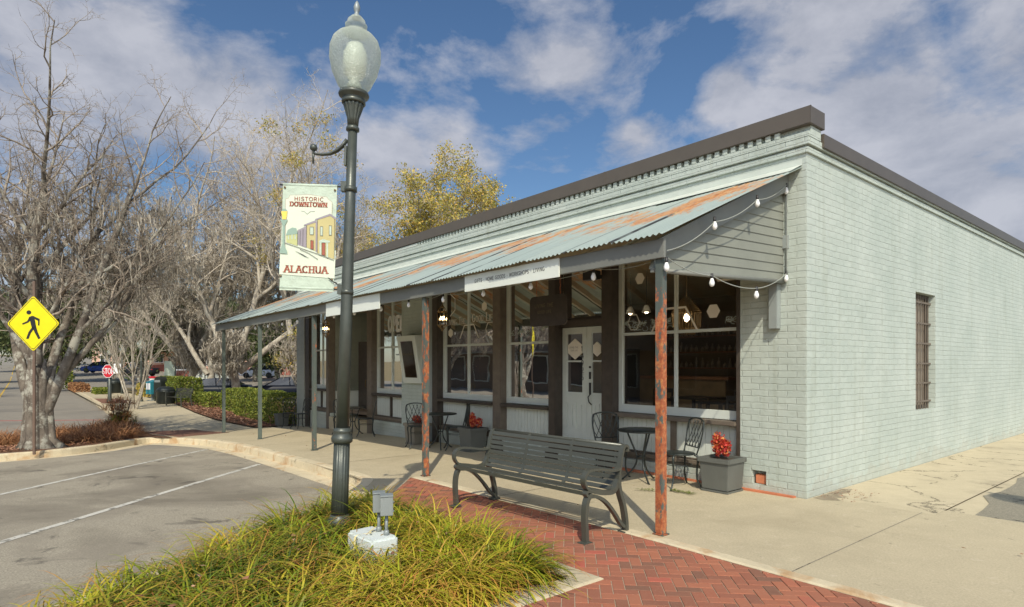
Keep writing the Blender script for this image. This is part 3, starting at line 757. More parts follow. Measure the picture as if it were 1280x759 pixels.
# window lettering and vinyl hexagons
yv = REC+.030
d3 = MB()
text_mb(d3, 'Living The', -8.02, 2.48, .15, yv, .13, True, .72, .16, small=.72)
text_mb(d3, 'Good Life', -7.04, 2.50, .165, yv, .13, True, .74, .16, small=.72)
for (u, z, r) in ((6.62, 2.80, .10), (7.86, 2.30, .10)): flatpoly(d3, hexpts(-u, z, r, .95, 30)[::-1], yv)
hexring(d3, -6.42, 2.33, .16, .018, yv, 1.0, 0)
hexring(d3, -7.16, 2.16, .34, .028, yv, 1.05, 0, [0, 1, 2]); hexring(d3, -7.88, 2.92, .26, .025, yv, .9, 30, [4, 5, 0])
d3.build('window_decal', M['decal_white'], W3)
d1 = MB()
flatpoly(d1, hexpts(-1.35, 2.34, .105, 1, 0)[::-1], yv); flatpoly(d1, hexpts(-2.62, 2.87+.06, .095, .95, 0)[::-1], yv)
hexring(d1, -2.74, 2.26, .14, .014, yv, .85, 0); hexring(d1, -2.0, 2.08, .42, .035, yv, 1.0, 0, [0, 1, 2]); hexring(d1, -1.1, 3.05, .36, .034, yv, 1.0, 0, [2, 3, 4])
d1.build('window_decal', M['decal_white'], W1)
def scrawl(mb, x0, x1, z0, z1, n, seed, y):  # hand-drawn chalk doodle band on the glass
    rg = random.Random(seed)
    for i in range(n):
        x = rg.uniform(x0, x1); z = rg.uniform(z0, z1); r = rg.uniform(.015, .04); a = rg.uniform(0, 180)
        pts = arcp(x, z, r*1.5, r, a, a+rg.uniform(120, 300), 7)
        for p, q in zip(pts[:-1], pts[1:]):
            dx, dz = q[0]-p[0], q[1]-p[1]; l = math.hypot(dx, dz) or 1; nx, nz = -dz/l*.004, dx/l*.004
            mb.add([(p[0]-nx, y, p[1]-nz), (q[0]-nx, y, q[1]-nz), (q[0]+nx, y, q[1]+nz), (p[0]+nx, y, p[1]+nz)], [(0, 1, 2, 3)])
M['chalk'] = basic('white_chalk', (.45, .50, .44), .8, var=.1)
ck = MB(); scrawl(ck, -2.88, -2.5, 2.15, 2.27, 26, 1, yv); scrawl(ck, -2.4, -2.05, 2.14, 2.27, 26, 2, yv); scrawl(ck, -1.12, -1.0, 2.18, 2.24, 8, 3, yv); ck.build('chalk_drawing', M['chalk'], W1)
ck = MB(); scrawl(ck, -5.75, -4.75, 2.18, 2.26, 26, 4, yv); ck.build('chalk_drawing', M['chalk'], W2)
op = MB(); text_mb(op, 'OPEN', -10.74, 2.46, .35, yv, .24, False, .62, .14); hexring(op, -10.2, 2.2, .18, .02, yv, .9, 0, [0, 1, 2]); hexring(op, -10.85, 2.25, .12, .018, yv, .9, 0, [0, 1, 2, 3]); op.build('window_lettering', M['decal_open'], W4)
tp = MB(); tp.ubox(10.62, 10.9, yv+.012, yv+.016, 2.36, 2.78); tp.build('window_poster', M['teal'], W4)
# recessed side entry near the far end
re_ = MB(); re_.ubox(11.60, 11.72, .2, 1.6, -.9, 3.35); re_.ubox(11.72, 13.1, 1.5, 1.6, -.9, .80); re_.ubox(11.72, 14.1, 1.5, 1.6, 3.1, 3.35); re_.ubox(14.16, 14.3, .2, 1.5, -.9, .8)
re_.build('entry_wall', M['door_paint'], bld)
W5 = window(11.74, 14.1, .80, 3.1, [12.9], 2.05, v=1.46)
es = MB(); es.ubox(11.60, 14.16, .0, 1.5, -.9, .05); es.build('entry_step', M['concrete'], bld)
ed = MB(); ed.ubox(13.35, 14.05, .9, .95, .05, 2.3); edo = ed.build('side_door', M['dark_wood'], bld, bevel=.004)
eh = MB(); eh.tube([(-13.45, .88, 1.15), (-13.45, .84, 1.12), (-13.45, .84, .95), (-13.45, .88, .92)], .012, 6); eh.build('door_handle', M['brass'], edo)
# barred side window
sw = MB(); sw.add([(-.15, v0, z0), (-.15, v1, z0), (-.15, v1, z1), (-.15, v0, z1)], [(0, 1, 2, 3)]); M['shutter'] = basic('brown_boarded_pane', (.30, .25, .19), .5, var=.2)
swf = MB()
for (a, b, c, d) in ((v0, v0+.06, z0, z1), (v1-.06, v1, z0, z1), (v0+.06, v1-.06, z0, z0+.06), (v0+.06, v1-.06, z1-.06, z1)): swf.ubox(.11, .155, a, b, c, d)
swo = swf.build('side_window', M['dark_wood'], bld, bevel=.003); sw.build('pane', M['shutter'], swo)
br = MB()
for z in (1.0, 1.30, 1.62, 1.95, 2.28, 2.62): br.box(-.075, -.063, v0+.0, v1, z-.014, z+.014)
for k in range(7): vv = v0+.10+k*(v1-v0-.2)/6; br.box(-.085, -.071, vv-.008, vv+.008, z0, z1-.02)
br.build('window_bars', M['mid_wood'], swo)
cd = MB(); cd.tube([(-.24, -.012, 3.9), (-.24, -.012, 2.68)], .009, 6); cd.ubox(.21, .30, -.03, 0, 3.02, 3.18); cd.build('conduit', M['grey_paint'], bld)
db = MB(); db.ubox(.31, .42, -.10, 0, 2.04, 2.70); db.build('wooden_bracket', M['grey_paint'], bld, bevel=.006)
# ------------------------------------------------------------------ interior
inn = MB(); inn.ubox(.36, 16.4, .36, 9, .18, .27); inn.build('interior_floor', basic('dark_floor_boards', (.14, .10, .07), .4, var=.3), bld)
inn = MB(); inn.ubox(.36, 16.4, .36, 9, 3.42, 3.5); inn.build('interior_ceiling', basic('tan_ceiling', (.62, .53, .36), .8), bld)
inn = MB(); inn.ubox(.36, 16.4, 7.2, 7.3, .27, 3.42); inn.ubox(.36, .42, .36, 8.9, .27, 3.42); inn.ubox(8.8, 8.9, .40, 8.9, .27, 3.42); 
inn.build('interior_wall', basic('brown_interior_wall', (.26, .20, .135), .8, var=.3, vs=1.5), bld)
# ------------------------------------------------------------------ porch awning
EV, EZ, WZ = -2.735, 2.79, 3.965
def roof_z(v): return EZ+(WZ-EZ)*(v-EV)/(0-EV)
A0, A1 = .05, 16.28
def awning_roof():
    wl = .0673; per = 6; n = int((A1-A0)/wl*per); rows = 14; du = (A1-A0)/n
    vs = np.zeros((rows+1, n+1, 3), dtype=np.float32); rg = random.Random(5)
    lap = {}
    for i in range(n+1):
        u = A0+i*du; sheet_i = int(u/.66); ph = (u/.66) % 1
        if sheet_i not in lap: lap[sheet_i] = (rg.uniform(-.004, .004), rg.uniform(0, .012), rg.uniform(-.03, .02))
        b, lift, ev = lap[sheet_i]
        for j in range(rows+1):
            t = j/rows; v = EV+ev*(1-t)*.6+(0-EV)*t
            z = roof_z(v)+.0095*math.sin(2*math.pi*u/wl)+b+lift*max(0, 1-ph*3)+.006*math.sin(u*1.3+t*3)
            vs[j, i] = (-u, v, z)
    idx = np.arange((rows+1)*(n+1)).reshape(rows+1, n+1)
    q = np.stack([idx[:-1, :-1], idx[1:, :-1], idx[1:, 1:], idx[:-1, 1:]], -1).reshape(-1, 4)
    return np_mesh('awning', vs.reshape(-1, 3), q, M['roof'], bld, smooth=True)
aw = awning_roof()
fb = MB(); fb.ubox(.10, A1-.03, -2.64, -2.60, 2.595, 2.775); fb.build('fascia_board', M['fascia_paint'], aw, bevel=.004)
rk = MB()                                   # raking boards at both ends
for (ua, ub) in ((.215, .255), (A1-.08, A1-.04)):
    vs = [(-ua, -2.60, 2.60), (-ua, 0, 3.72), (-ua, 0, 3.94), (-ua, -2.60, 2.775), (-ub, -2.60, 2.60), (-ub, 0, 3.72), (-ub, 0, 3.94), (-ub, -2.60, 2.775)]
    rk.add(vs, [(0, 1, 2, 3), (7, 6, 5, 4), (0, 4, 5, 1), (1, 5, 6, 2), (2, 6, 7, 3), (3, 7, 4, 0)])
rk.build('rake_board', M['fascia_paint'], aw, recalc=True)
sd = MB(); nb_ = 13; zb0 = 2.53              # clapboards filling the gable end
for k in range(12):
    za = 2.52+k*.115; zb = za+.121
    if za < 3.72:
        vst = max(-2.58, (max(za, 2.6)-2.60)/(3.72-2.60)*2.60-2.60-.02)
        lo = 0.01*math.sin(k)
        x0, x1 = -.283, -.272
        vst2 = max(-2.58, (max(zb, 2.6)-2.60)/(3.72-2.60)*2.60-2.60-.02)
        sd.add([(x1, vst, za), (x1, -.005, za+.10*(1-k/11)), (x0, -.005, zb+.10*(1-k/11)), (x0, vst2, zb), (x0-.03, vst, za), (x0-.03, -.005, za+.10*(1-k/11)), (x0-.03, -.005, zb+.10*(1-k/11)), (x0-.03, vst2, zb)],
               [(0, 1, 2, 3), (7, 6, 5, 4), (0, 4, 5, 1), (1, 5, 6, 2), (2, 6, 7, 3), (3, 7, 4, 0)])
sd.build('gable_siding', M['siding_paint'], aw, recalc=True)
gt = MB(); gt.tube([(-.275, -2.58, 2.505), (-.275, -.005, 2.615)], .03, 4, twist=R(45)); gt.build('gable_trim', M['fascia_paint'], aw)
ra = MB(); u = .6
while u < 16:
    ra.add([(-u, -2.6, 2.66), (-u, 0, 3.79), (-u, 0, 3.93), (-u, -2.6, 2.765), (-u-.045, -2.6, 2.66), (-u-.045, 0, 3.79), (-u-.045, 0, 3.93), (-u-.045, -2.6, 2.765)], [(0, 1, 2, 3), (7, 6, 5, 4), (0, 4, 5, 1), (1, 5, 6, 2), (2, 6, 7, 3), (3, 7, 4, 0)]); u += .62
ra.build('rafters', M['underside'], aw, recalc=True)
ff = MB(); ff.add([(-A0, -.30, roof_z(-.30)+.022), (-A1, -.30, roof_z(-.30)+.022), (-A1, -.002, roof_z(0)+.03), (-A0, -.002, roof_z(0)+.03), (-A0, -.002, roof_z(0)+.10), (-A1, -.002, roof_z(0)+.10)], [(0, 3, 2, 1), (3, 4, 5, 2)]); ff.build('flashing', M['flash'], aw)
def wirebox(): pass
posts = [(.18, 'post1', 'heavily rusted orange and grey-green porch post at the near corner'), (4.41, 'post2', 'rusty orange square porch post left of the bench'), (8.72, 'post3', 'grey porch post with one rusty edge just left of the lamp post'), (12.23, 'post4', 'plain grey-green porch post'), (15.58, 'post4', 'plain grey-green porch post at the far end of the awning')]
for (u, mt, lb) in posts:
    p = MB(); s2 = .04; zg = G(u)
    p.ubox(u-s2, u+s2, -2.57-s2, -2.57+s2, zg+.012, 2.597); p.ubox(u-s2-.022, u+s2+.022, -2.57-s2-.02, -2.57+s2+.02, zg, zg+.012)
    o = p.build('post', M[mt], aw, bevel=.006); o['label'] = lb
# signs fixed to the fascia
def fascia_sign(ua, ub, za, zb, label, txt=None, h=.045):
    t = uthing('fascia_sign', label, 'sign', (ua+ub)/2, -2.645, 0, ground=False); wd = ub-ua
    b = MB(); b.box(-wd/2, wd/2, -.018, 0, za, zb); b.build('board', M['sign_white'], t, bevel=.002)
    if txt:
        m = MB(); w_ = text_w(txt, h); text_mb(m, txt, -w_/2, (za+zb)/2-h*.15, h, -.0205, .16); m.build('lettering', M['text_grey'], t)
    return t
fascia_sign(1.47, 3.27, 2.565, 2.775, 'long white fascia board sign with a row of small grey capitals, nearer the corner', 'GIFTS . HOME GOODS . WORKSHOPS . LIVING', .042)
fascia_sign(5.70, 7.9, 2.52, 2.775, 'white fascia board sign passing behind the lamp post', None)
# ------------------------------------------------------------------ lamp post
def lamp_post(label, x, y, z, lean=(0, 0), arms=True, group=None, name='street_lamp'):
    t = thing(name, label, 'street lamp', (x, y, z), 0, group, tilt=lean)
    b = MB()
    b.lathe([(.0, 0), (.155, 0), (.155, .03), (.135, .05), (.125, .09), (.138, .11), (.135, .15), (.108, .18), (.100, .20)], 32)
    b.lathe([(.098, .20), (.094, .5), (.091, .86)], 64, flute=.09, nf=16)
    b.lathe([(.091, .855), (.118, .87), (.123, .90), (.118, .915), (.098, .94), (.100, .955), (.104, .965), (.104, .985), (.080, .995), (.078, 1.0)], 32)
    b.v = [(x*.80, y*.80, z) for x, y, z in b.v]; b.build('base', M['lamp_iron'], t)
    p = MB(); p.lathe([(.060, 1.0), (.055, 2.0), (.048, 3.0), (.042, 3.74)], 32); p.build('pole', M['lamp_iron'], t)
    c = MB(); c.lathe([(.042, 3.74), (.060, 3.745), (.060, 3.77), (.050, 3.785)], 32)
    c.lathe([(.050, 3.785), (.056, 3.86), (.092, 3.97), (.098, 3.99)], 64, flute=.14, nf=14)
    c.lathe([(.098, 3.99), (.108, 3.995), (.108, 4.02), (.098, 4.03), (.100, 4.045), (.135, 4.06), (.140, 4.075), (.133, 4.095), (.100, 4.10), (0, 4.10)], 40)
    c.build('capital', M['lamp_iron'], t)
    g = MB(); g.lathe([(.105, 4.10), (.150, 4.16), (.205, 4.28), (.232, 4.40), (.230, 4.50), (.205, 4.575), (.165, 4.62), (.125, 4.645)], 48)
    go = g.build('globe', M['globe'], t)
    co = MB(); co.lathe([(.06, 4.105), (.07, 4.16), (.045, 4.20), (.095, 4.26), (.112, 4.36), (.105, 4.46), (.07, 4.54), (0, 4.57)], 32); co.build('diffuser', M['lamp_core'], go)
    f = MB(); f.lathe([(.125, 4.645), (.112, 4.655), (.085, 4.665), (.083, 4.69), (.098, 4.70), (.100, 4.72), (.085, 4.735), (.078, 4.765), (.060, 4.785), (0, 4.79)], 40); f.build('globe_cap', M['globe'], t)
    fn = MB(); fn.lathe([(.045, 4.785), (.048, 4.80), (.022, 4.815), (.018, 4.84), (.028, 4.86), (.030, 4.89), (.018, 4.925), (.006, 4.945), (0, 4.95)], 20); fn.build('finial', M['gal'], t)
    if arms:
        a = MB()
        a.bar([(-.055, 0, 3.42), (-.055, 0, 3.60)], .05, .02, (0, 1, 0))
        pts = [(-.05, 0, 3.66), (-.09, 0, 3.60), (-.14, 0, 3.555), (-.20, 0, 3.525), (-.27, 0, 3.515), (-.33, 0, 3.52), (-.36, 0, 3.53)]
        a.tube(pts, [.03, .03, .028, .024, .02, .018, .018], 10, flat=.6)
        a.lathe([(0, -.035), (.028, -.02), (.036, 0), (.028, .025), (0, .037)], 14, (-.355, 0, 3.575)); a.tube([(-.355, 0, 3.55), (-.355, 0, 3.43)], [.013, .008], 8)
        a.build('bracket_arm', M['lamp_iron'], t)
        r = MB()
        for z in (3.225, 2.275):
            r.tube([(-.03, 0, z), (-.655, 0, z)], .0075, 8); r.ubox(.035, .085, -.03, .03, z-.045, z+.045); r.lathe([(0, -.075), (.058, -.075), (.058, -.03), (0, -.03)], 24, (0, 0, z+.03))
        r.build('banner_rod', M['lamp_iron'], t)
    return t
LX, LY = -1.602, 5.6
lamp = lamp_post('tall dark green street lamp with clear pebbled glass globe, nearest the planting bed', LX, LY, .02, lean=(0, R(1.97)))
# second lamp just outside the picture on the right; its globe throws the round shadow on the side apron
lamp2 = lamp_post('dark green street lamp by the side street', 6.12, 2.9, 0, arms=False)
# banner hanging on the lamp
M['ban'] = basic('pale_green_banner_cloth', (.48, .57, .46), .7, var=.05, vs=6, bump=.8, bs=11, bd=.02)
M['ban_lt'] = basic('cream_banner_print', (.63, .69, .55), .7, var=.03)
M['ban_red'] = basic('brick_red_print', (.34, .10, .06), .7, var=.1)
M['ban_thin'] = basic('dull_red_print', (.42, .26, .20), .7, var=0)
M['ban_y'] = basic('mustard_print', (.50, .44, .20), .7, var=.08)
M['ban_y2'] = basic('olive_print', (.48, .50, .22), .7, var=.08)
M['ban_g'] = basic('grey_lilac_print', (.30, .27, .30), .7, var=.08)
M['ban_k'] = basic('ink_print', (.09, .085, .08), .7, var=0)
M['ban_teal'] = basic('sage_print', (.27, .38, .31), .7, var=.1)
M['ban_lamp'] = basic('lamp_yellow_print', (.85, .62, .12), .7, var=.05)
ban = thing('street_banner', 'pale green cloth banner reading HISTORIC DOWNTOWN ALACHUA hanging from the lamp post', 'banner', (LX, LY-.0, .02), 0, tilt=(0, R(1.97)))
def bxz(px, py): return ((px-436-(300-py)*.034)*.0074, 1.58-(py-456)*.0074+.045)
def wave(x, z): return .0012*math.sin(z*7+x*2)
bc_ = MB(); nx_, nz_ = 14, 26; X0, X1, Z1, Z0 = -.622, -.122, 3.235, 2.25
vs = []; 
for j in range(nz_+1):
    for i in range(nx_+1):
        x = X0+(X1-X0)*i/nx_; z = Z0+(Z1-Z0)*j/nz_; e = min(1, (Z1-z)*12, (z-Z0)*12); vs.append((x, -.012+e*wave(x, z), z))
bc_.add(vs, [(j*(nx_+1)+i, j*(nx_+1)+i+1, (j+1)*(nx_+1)+i+1, (j+1)*(nx_+1)+i) for j in range(nz_) for i in range(nx_)], True)
for z in (3.225, 2.275): bc_.tube([(X0, 0, z), (X1, 0, z)], .016, 10)
bc_.build('cloth', M['ban'], ban)
def bpoly(mb, pts, lay): 
    vs = []
    for p in pts:
        x, z = bxz(*p); vs.append((x, -.012+min(1, (Z1-z)*12, (z-Z0)*12)*wave(x, z)-.0022*lay-.003, z))
    n = len(vs); c = [sum(v[k] for v in vs)/n for k in range(3)]
    mb.add(vs, [tuple(range(n))])
def bline(mb, pts, w, lay):
    for (a, b) in zip(pts[:-1], pts[1:]):
        dx, dy = b[0]-a[0], b[1]-a[1]; l = math.hypot(dx, dy) or 1; nx, ny = -dy/l*w/2, dx/l*w/2
        bpoly(mb, [(a[0]+nx, a[1]+ny), (b[0]+nx, b[1]+ny), (b[0]-nx, b[1]-ny), (a[0]-nx, a[1]-ny)], lay)
def bpart(name, mat, fn): m = MB(); fn(m); return m.build(name, M[mat], ban)
frame_pts = [(357, 320), (357.5, 258), (361, 257), (363, 253), (375, 252.5), (387, 251.5), (399, 253), (409, 254), (411, 257), (415.5, 260), (414, 320)]
bpart('print_ground', 'ban_lt', lambda m: (bpoly(m, frame_pts, .8), bpoly(m, [(351, 318), (420, 320), (418.5, 355), (349.5, 352)], .7)))
bpart('print_border', 'ban_thin', lambda m: bline(m, frame_pts, .35, 1))
def btext(m, s, x0, x1, y, hpx, lay, **k):
    h = hpx*.0074; x, z = bxz(x0, y); wd = (x1-x0)*.0074; w0 = text_w(s, h); 
    tmp = MB(); text_mb(tmp, s, 0, 0, h, 0, **k)
    kx = wd/w0
    m.add([(x+v[0]*kx, -.012+wave(x+v[0]*kx, z)-.0022*lay-.004+(v[1]), z+v[2]) for v in tmp.v], tmp.f)
bpart('thin_lettering', 'ban_red', lambda m: btext(m, 'HISTORIC', 368.5, 405, 259.5, 4.6, 2, stroke=.15))
bpart('lettering', 'ban_red', lambda m: (btext(m, 'DOWNTOWN', 363, 409, 266.5, 5.2, 2, stroke=.27, serif=True), btext(m, 'ALACHUA', 356, 409.5, 349, 8, 2, stroke=.24, serif=True)))
bpart('printed_houses', 'ban_y', lambda m: (bpoly(m, [(397.5, 282), (413, 277.5), (420, 281), (418, 331), (397.5, 324)], 2), bpoly(m, [(384, 290), (395, 286), (395, 322), (384, 317.5)], 2)))
bpart('printed_houses', 'ban_y2', lambda m: bpoly(m, [(358.5, 303), (372.5, 301), (372.5, 316), (358.5, 312)], 2))
bpart('printed_houses', 'ban_g', lambda m: (bpoly(m, [(373, 296), (383.5, 291), (383.5, 318), (373, 314.5)], 2), bpoly(m, [(395, 285), (397.5, 284), (397.5, 323.5), (395, 322)], 2.2)))
bpart('printed_roofs', 'ban_g', lambda m: (bpoly(m, [(394, 282), (413, 274.5), (421, 279.5), (420.5, 282), (413, 277.3), (395, 283.5)], 3), bpoly(m, [(380, 289.5), (395.5, 283), (395.5, 286), (381, 291)], 3)))
bpart('printed_trees', 'ban_teal', lambda m: bpoly(m, [(358, 303.5), (360.5, 296.5), (366, 293.5), (371, 294), (373, 301)], 3))
def wnds(m):
    for (x, y, w_, h_) in ((388, 292, 4.6, 9.5), (401, 291, 3, 11.5), (404.5, 290.5, 0, 0), (412, 289.5, 3, 12), (360.5, 303.5, 1.6, 5), (365, 302, 1.6, 6), (369, 302, 1.6, 6), (400, 310, 2.2, 17), (408.5, 311, 2.2, 19)): 
        if w_: bpoly(m, [(x, y), (x+w_, y), (x+w_, y+h_), (x, y+h_)], 3)
    bpoly(m, [(399.5, 309), (404, 306.5), (413, 308.5), (413, 310.5), (399.5, 311.5)], 3.4)
bpart('printed_windows', 'ban', wnds)
bpart('printed_doors', 'ban_red', lambda m: (bpoly(m, [(389, 308.5), (392.5, 309.5), (392.5, 320.5), (389, 319.2)], 3), bpoly(m, [(403, 311), (407, 311.5), (407, 327.5), (403, 326)], 3)))
def ink(m):
    bline(m, [(357, 313), (372, 317.5), (395, 324.5), (418, 332.5)], .7, 4); bline(m, [(376, 320.5), (386, 324.5), (398, 332)], .6, 4)
    for k in range(6): bline(m, [(370+k*1.6, 322.5+k*.7), (381+k*1.2, 328.5+k*.5)], .3, 4)
    for x0, y0, y1 in ((384, 290, 317.5), (397.4, 283, 324), (372.8, 297, 315), (418.6, 281, 331), (376, 297, 314), (379.5, 295, 316)): bline(m, [(x0, y0), (x0-.3, y1)], .45, 4)
    for (x, y, w_, h_) in ((388, 292, 4.6, 9.5), (401, 291, 3, 11.5), (412, 289.5, 3, 12), (403, 311, 4, 15.5), (389, 308.5, 3.5, 11)): bline(m, [(x, y), (x+w_, y), (x+w_, y+h_), (x, y+h_), (x, y)], .4, 4.3)
    bline(m, [(377, 272.5), (381, 273), (384.5, 276.2), (388, 273), (394, 272.3)], .35, 2)
bpart('printed_lines', 'ban_k', ink)
def plamp(m):
    bpoly(m, [(354.2, 286), (357.2, 286), (356.6, 314), (358.6, 322.5), (350.8, 322.5), (354, 314)], 4); bpoly(m, [(350.5, 326), (350.8, 321.5), (359.2, 321.5), (360, 326.5)], 4.2); bpoly(m, [(351, 284), (360.6, 284), (357, 291), (354.4, 291)], 4.3); bpoly(m, [(352.5, 273.5), (354, 270.5), (358, 270.5), (360.4, 273.5)], 4.3)
bpart('printed_lamp', 'ban_teal', plamp)
bpart('printed_lamp_light', 'ban_lamp', lambda m: bpoly(m, [(352.4, 273.6), (360, 273.6), (358.6, 283.6), (353.6, 283.6)], 4.5))
gm = MB()
for (px, py) in ((356.5, 243.5), (419, 245), (351.3, 354), (415, 356.5)):
    x, z = bxz(px, py); gm.lathe([(0, -.004), (.010, -.004), (.010, .004), (0, .004)], 12, (0, 0, 0), Matrix.Translation((x, -.012+wave(x, z)-.006, z)) @ Matrix.Rotation(R(90), 4, 'X'))
gm.build('grommet', M['brass'], ban)
zt = MB(); zt.tube([(-.09, -.02, 2.33), (-.13, -.03, 2.345), (-.17, -.03, 2.375)], .004, 5); zt.tube([(-.07, -.01, 2.31), (-.13, -.03, 2.345)], .005, 5); zt.build('cable_tie', M['black'], ban)

# ------------------------------------------------------------------ bench
bench = uthing('park_bench', 'dark grey-green steel slatted bench with curled arms on the brick paving', 'bench', 1.43, -3.10, 0, rot=.045)
SP = [(-.245, .425), (-.262, .450), (-.235, .468), (-.17, .452), (-.06, .425), (.06, .408), (.13, .412), (.175, .445), (.20, .50), (.222, .60), (.245, .70), (.268, .785), (.292, .825), (.325, .832), (.345, .805), (.338, .775)]
def catmull(P, n=5):
    out = []; P = [Vector(p) for p in P]
    for i in range(len(P)-1):
        p0 = P[max(0, i-1)]; p1 = P[i]; p2 = P[i+1]; p3 = P[min(len(P)-1, i+2)]
        for k in range(n):
            t = k/n; out.append(.5*((2*p1)+(p2-p0)*t+(2*p0-5*p1+4*p2-p3)*t*t+(3*p1-p0-3*p2+p3)*t**3))
    out.append(P[-1]); return out
seatc = catmull([(0, a, b) for a, b in SP], 8)
def bench_frame(x, t):
    m = MB(); off = Vector((x, 0, 0))
    P = lambda pts, n=6: [p+off for p in catmull([(0, a, b) for a, b in pts], n)]
    m.bar([p+off for p in seatc], .052, .024, (1, 0, 0))
    m.bar(P([(-.255, .012), (-.262, .12), (-.268, .24), (-.258, .34), (-.232, .405), (-.19, .435)]), .056, .040, (1, 0, 0))
    m.bar(P([(.325, .012), (.318, .12), (.285, .26), (.235, .38), (.21, .47), (.215, .56)]), .056, .040, (1, 0, 0))
    m.bar(P([(-.19, .415), (-.10, .40), (.02, .335), (.14, .22), (.24, .10), (.31, .05)]), .045, .030, (1, 0, 0))
    m.bar(P([(.232, .63), (.19, .615), (.10, .618), (-.02, .640), (-.14, .655), (-.225, .648), (-.275, .61), (-.285, .56), (-.262, .51), (-.215, .475), (-.15, .455)]), .056, .022, (1, 0, 0))
    m.bar(P([(-.20, .47), (-.08, .45), (.06, .425), (.15, .44), (.20, .52)]), .05, .03, (1, 0, 0))
    for y in (-.255, .325): m.box(x-.045, x+.045, y-.065, y+.045, 0, .016)
    return m.build('side_frame', M['bench_metal'], t, bevel=.004)
for x in (-.97, .97): bench_frame(x, bench)
cum = [0]
for a, b in zip(seatc[:-1], seatc[1:]): cum.append(cum[-1]+(b-a).length)
def at_len(s):
    for i in range(len(cum)-1):
        if cum[i+1] >= s:
            t = (s-cum[i])/(cum[i+1]-cum[i]); p = seatc[i].lerp(seatc[i+1], t); d = (seatc[i+1]-seatc[i]).normalized(); return p, d
    return seatc[-1], (seatc[-1]-seatc[-2]).normalized()
def slats(name, s0, s1, n, wd):
    m = MB()
    for k in range(n):
        p, d = at_len(s0+(s1-s0)*k/(n-1)); nrm = Vector((1, 0, 0)).cross(d)
        c = [p+d*(a*wd/2)+nrm*(b*.005) for a, b in ((-1, -1), (1, -1), (1, 1), (-1, 1))]
        m.add([q+Vector((-.955, 0, 0)) for q in c]+[q+Vector((.955, 0, 0)) for q in c], [(3, 2, 1, 0), (4, 5, 6, 7), (0, 1, 5, 4), (1, 2, 6, 5), (2, 3, 7, 6), (3, 0, 4, 7)])
    return m.build(name, M['bench_metal'], bench, recalc=True)
LT = cum[-1]
slats('seat', .03, LT*.42, 8, .036); slats('backrest', LT*.485, LT*.87, 8, .041)
m = MB(); m.tube([(-.955, .318, .828), (.955, .318, .828)], .020, 12); m.build('top_rail', M['bench_metal'], bench)
for x in (-.33, .33):
    m = MB(); m.bar([p+Vector((x, 0, 0))-Vector((0, 0, .0)) for p in seatc[4:-10]], .03, .016, (1, 0, 0)); m.build('strap', M['bench_metal'], bench)

# ------------------------------------------------------------------ bistro furniture
def chair_proto():
    t = thing('bistro_chair', 'x', 'chair', (0, 0, 0))
    s = MB(); s.lathe([(0, .435), (.19, .435), (.205, .442), (.205, .452), (.19, .458), (0, .458)], 24); 
    for k in range(8):
        a = k*math.pi/4; 
    s.build('seat', M['iron'], t)
    b = MB(); zt = .90
    for sx in (-1, 1): b.tube(catmull([(sx*.165, .16, .44), (sx*.19, .20, .60), (sx*.205, .235, .78), (sx*.185, .25, .87)], 4), .011, 6)
    b.tube(catmull([(-.185, .25, .87), (-.10, .262, .895), (0, .268, .902), (.10, .262, .895), (.185, .25, .87)], 4), .012, 6)
    b.tube([(-.175, .185, .53), (.175, .185, .53)], .008, 6)
    for k in range(-2, 3):
        x = k*.075
        b.tube(catmull([(x-.02, .187, .53), (x+.05, .215, .66), (x+.10 if x+.10 < .18 else .18, .24, .80), (min(.17, x+.13), .255, .875)], 3), .006, 5)
        b.tube(catmull([(x+.02, .187, .53), (x-.05, .215, .66), (x-.10 if x-.10 > -.18 else -.18, .24, .80), (max(-.17, x-.13), .255, .875)], 3), .006, 5)
    b.build('backrest', M['iron'], t)
    for sx, sy in ((-1, -1), (1, -1), (-1, 1), (1, 1)):
        l = MB(); l.tube(catmull([(sx*.14, sy*.14, .445), (sx*.175, sy*.175, .40), (sx*.165, sy*.165, .25), (sx*.165, sy*.17, .12), (sx*.20, sy*.215, .01), (sx*.215, sy*.23, .008)], 4), [.017]*6+[.013]*8+[.011]*7, 6); l.build('leg', M['iron'], t)
    f = MB(); f.tube(arcp3(.165, .30), .006, 5, caps=False); f.build('stretcher', M['iron'], t)
    return t
def arcp3(r, z, n=20): return [(r*math.cos(2*math.pi*k/n), r*math.sin(2*math.pi*k/n), z) for k in range(n+1)]
def table_proto():
    t = thing('bistro_table', 'x', 'table', (0, 0, 0))
    s = MB(); s.lathe([(0, .69), (.315, .69), (.335, .697), (.335, .708), (.325, .716), (0, .718)], 40); s.build('table_top', M['iron'], t)
    for k in range(3):
        a = R(90+120*k); c, sn = math.cos(a), math.sin(a)
        l = MB(); l.tube(catmull([(.20*c, .20*sn, .69), (.13*c, .13*sn, .52), (.06*c, .06*sn, .34), (.10*c, .10*sn, .18), (.24*c, .24*sn, .03), (.29*c, .29*sn, .012)], 5), .013, 6); l.build('leg', M['iron'], t)
    f = MB(); f.tube(arcp3(.06, .34, 14), .008, 5, caps=False); f.build('stretcher', M['iron'], t)
    return t
cproto = chair_proto(); tproto = table_proto(); cused = [False]; tused = [False]
def put(proto, flag, u, v, rot, label, group, scale=1):
    o = proto if not flag[0] else copy_tree(proto); flag[0] = True
    o.location = W(u, v, Gz(u, v)+.002); o.rotation_euler = (0, 0, rot); o.scale = (scale,)*3; tag(o, label, group=group); return o
CG, TG = 'bistro chairs along the shop front', 'round bistro tables under the awning'
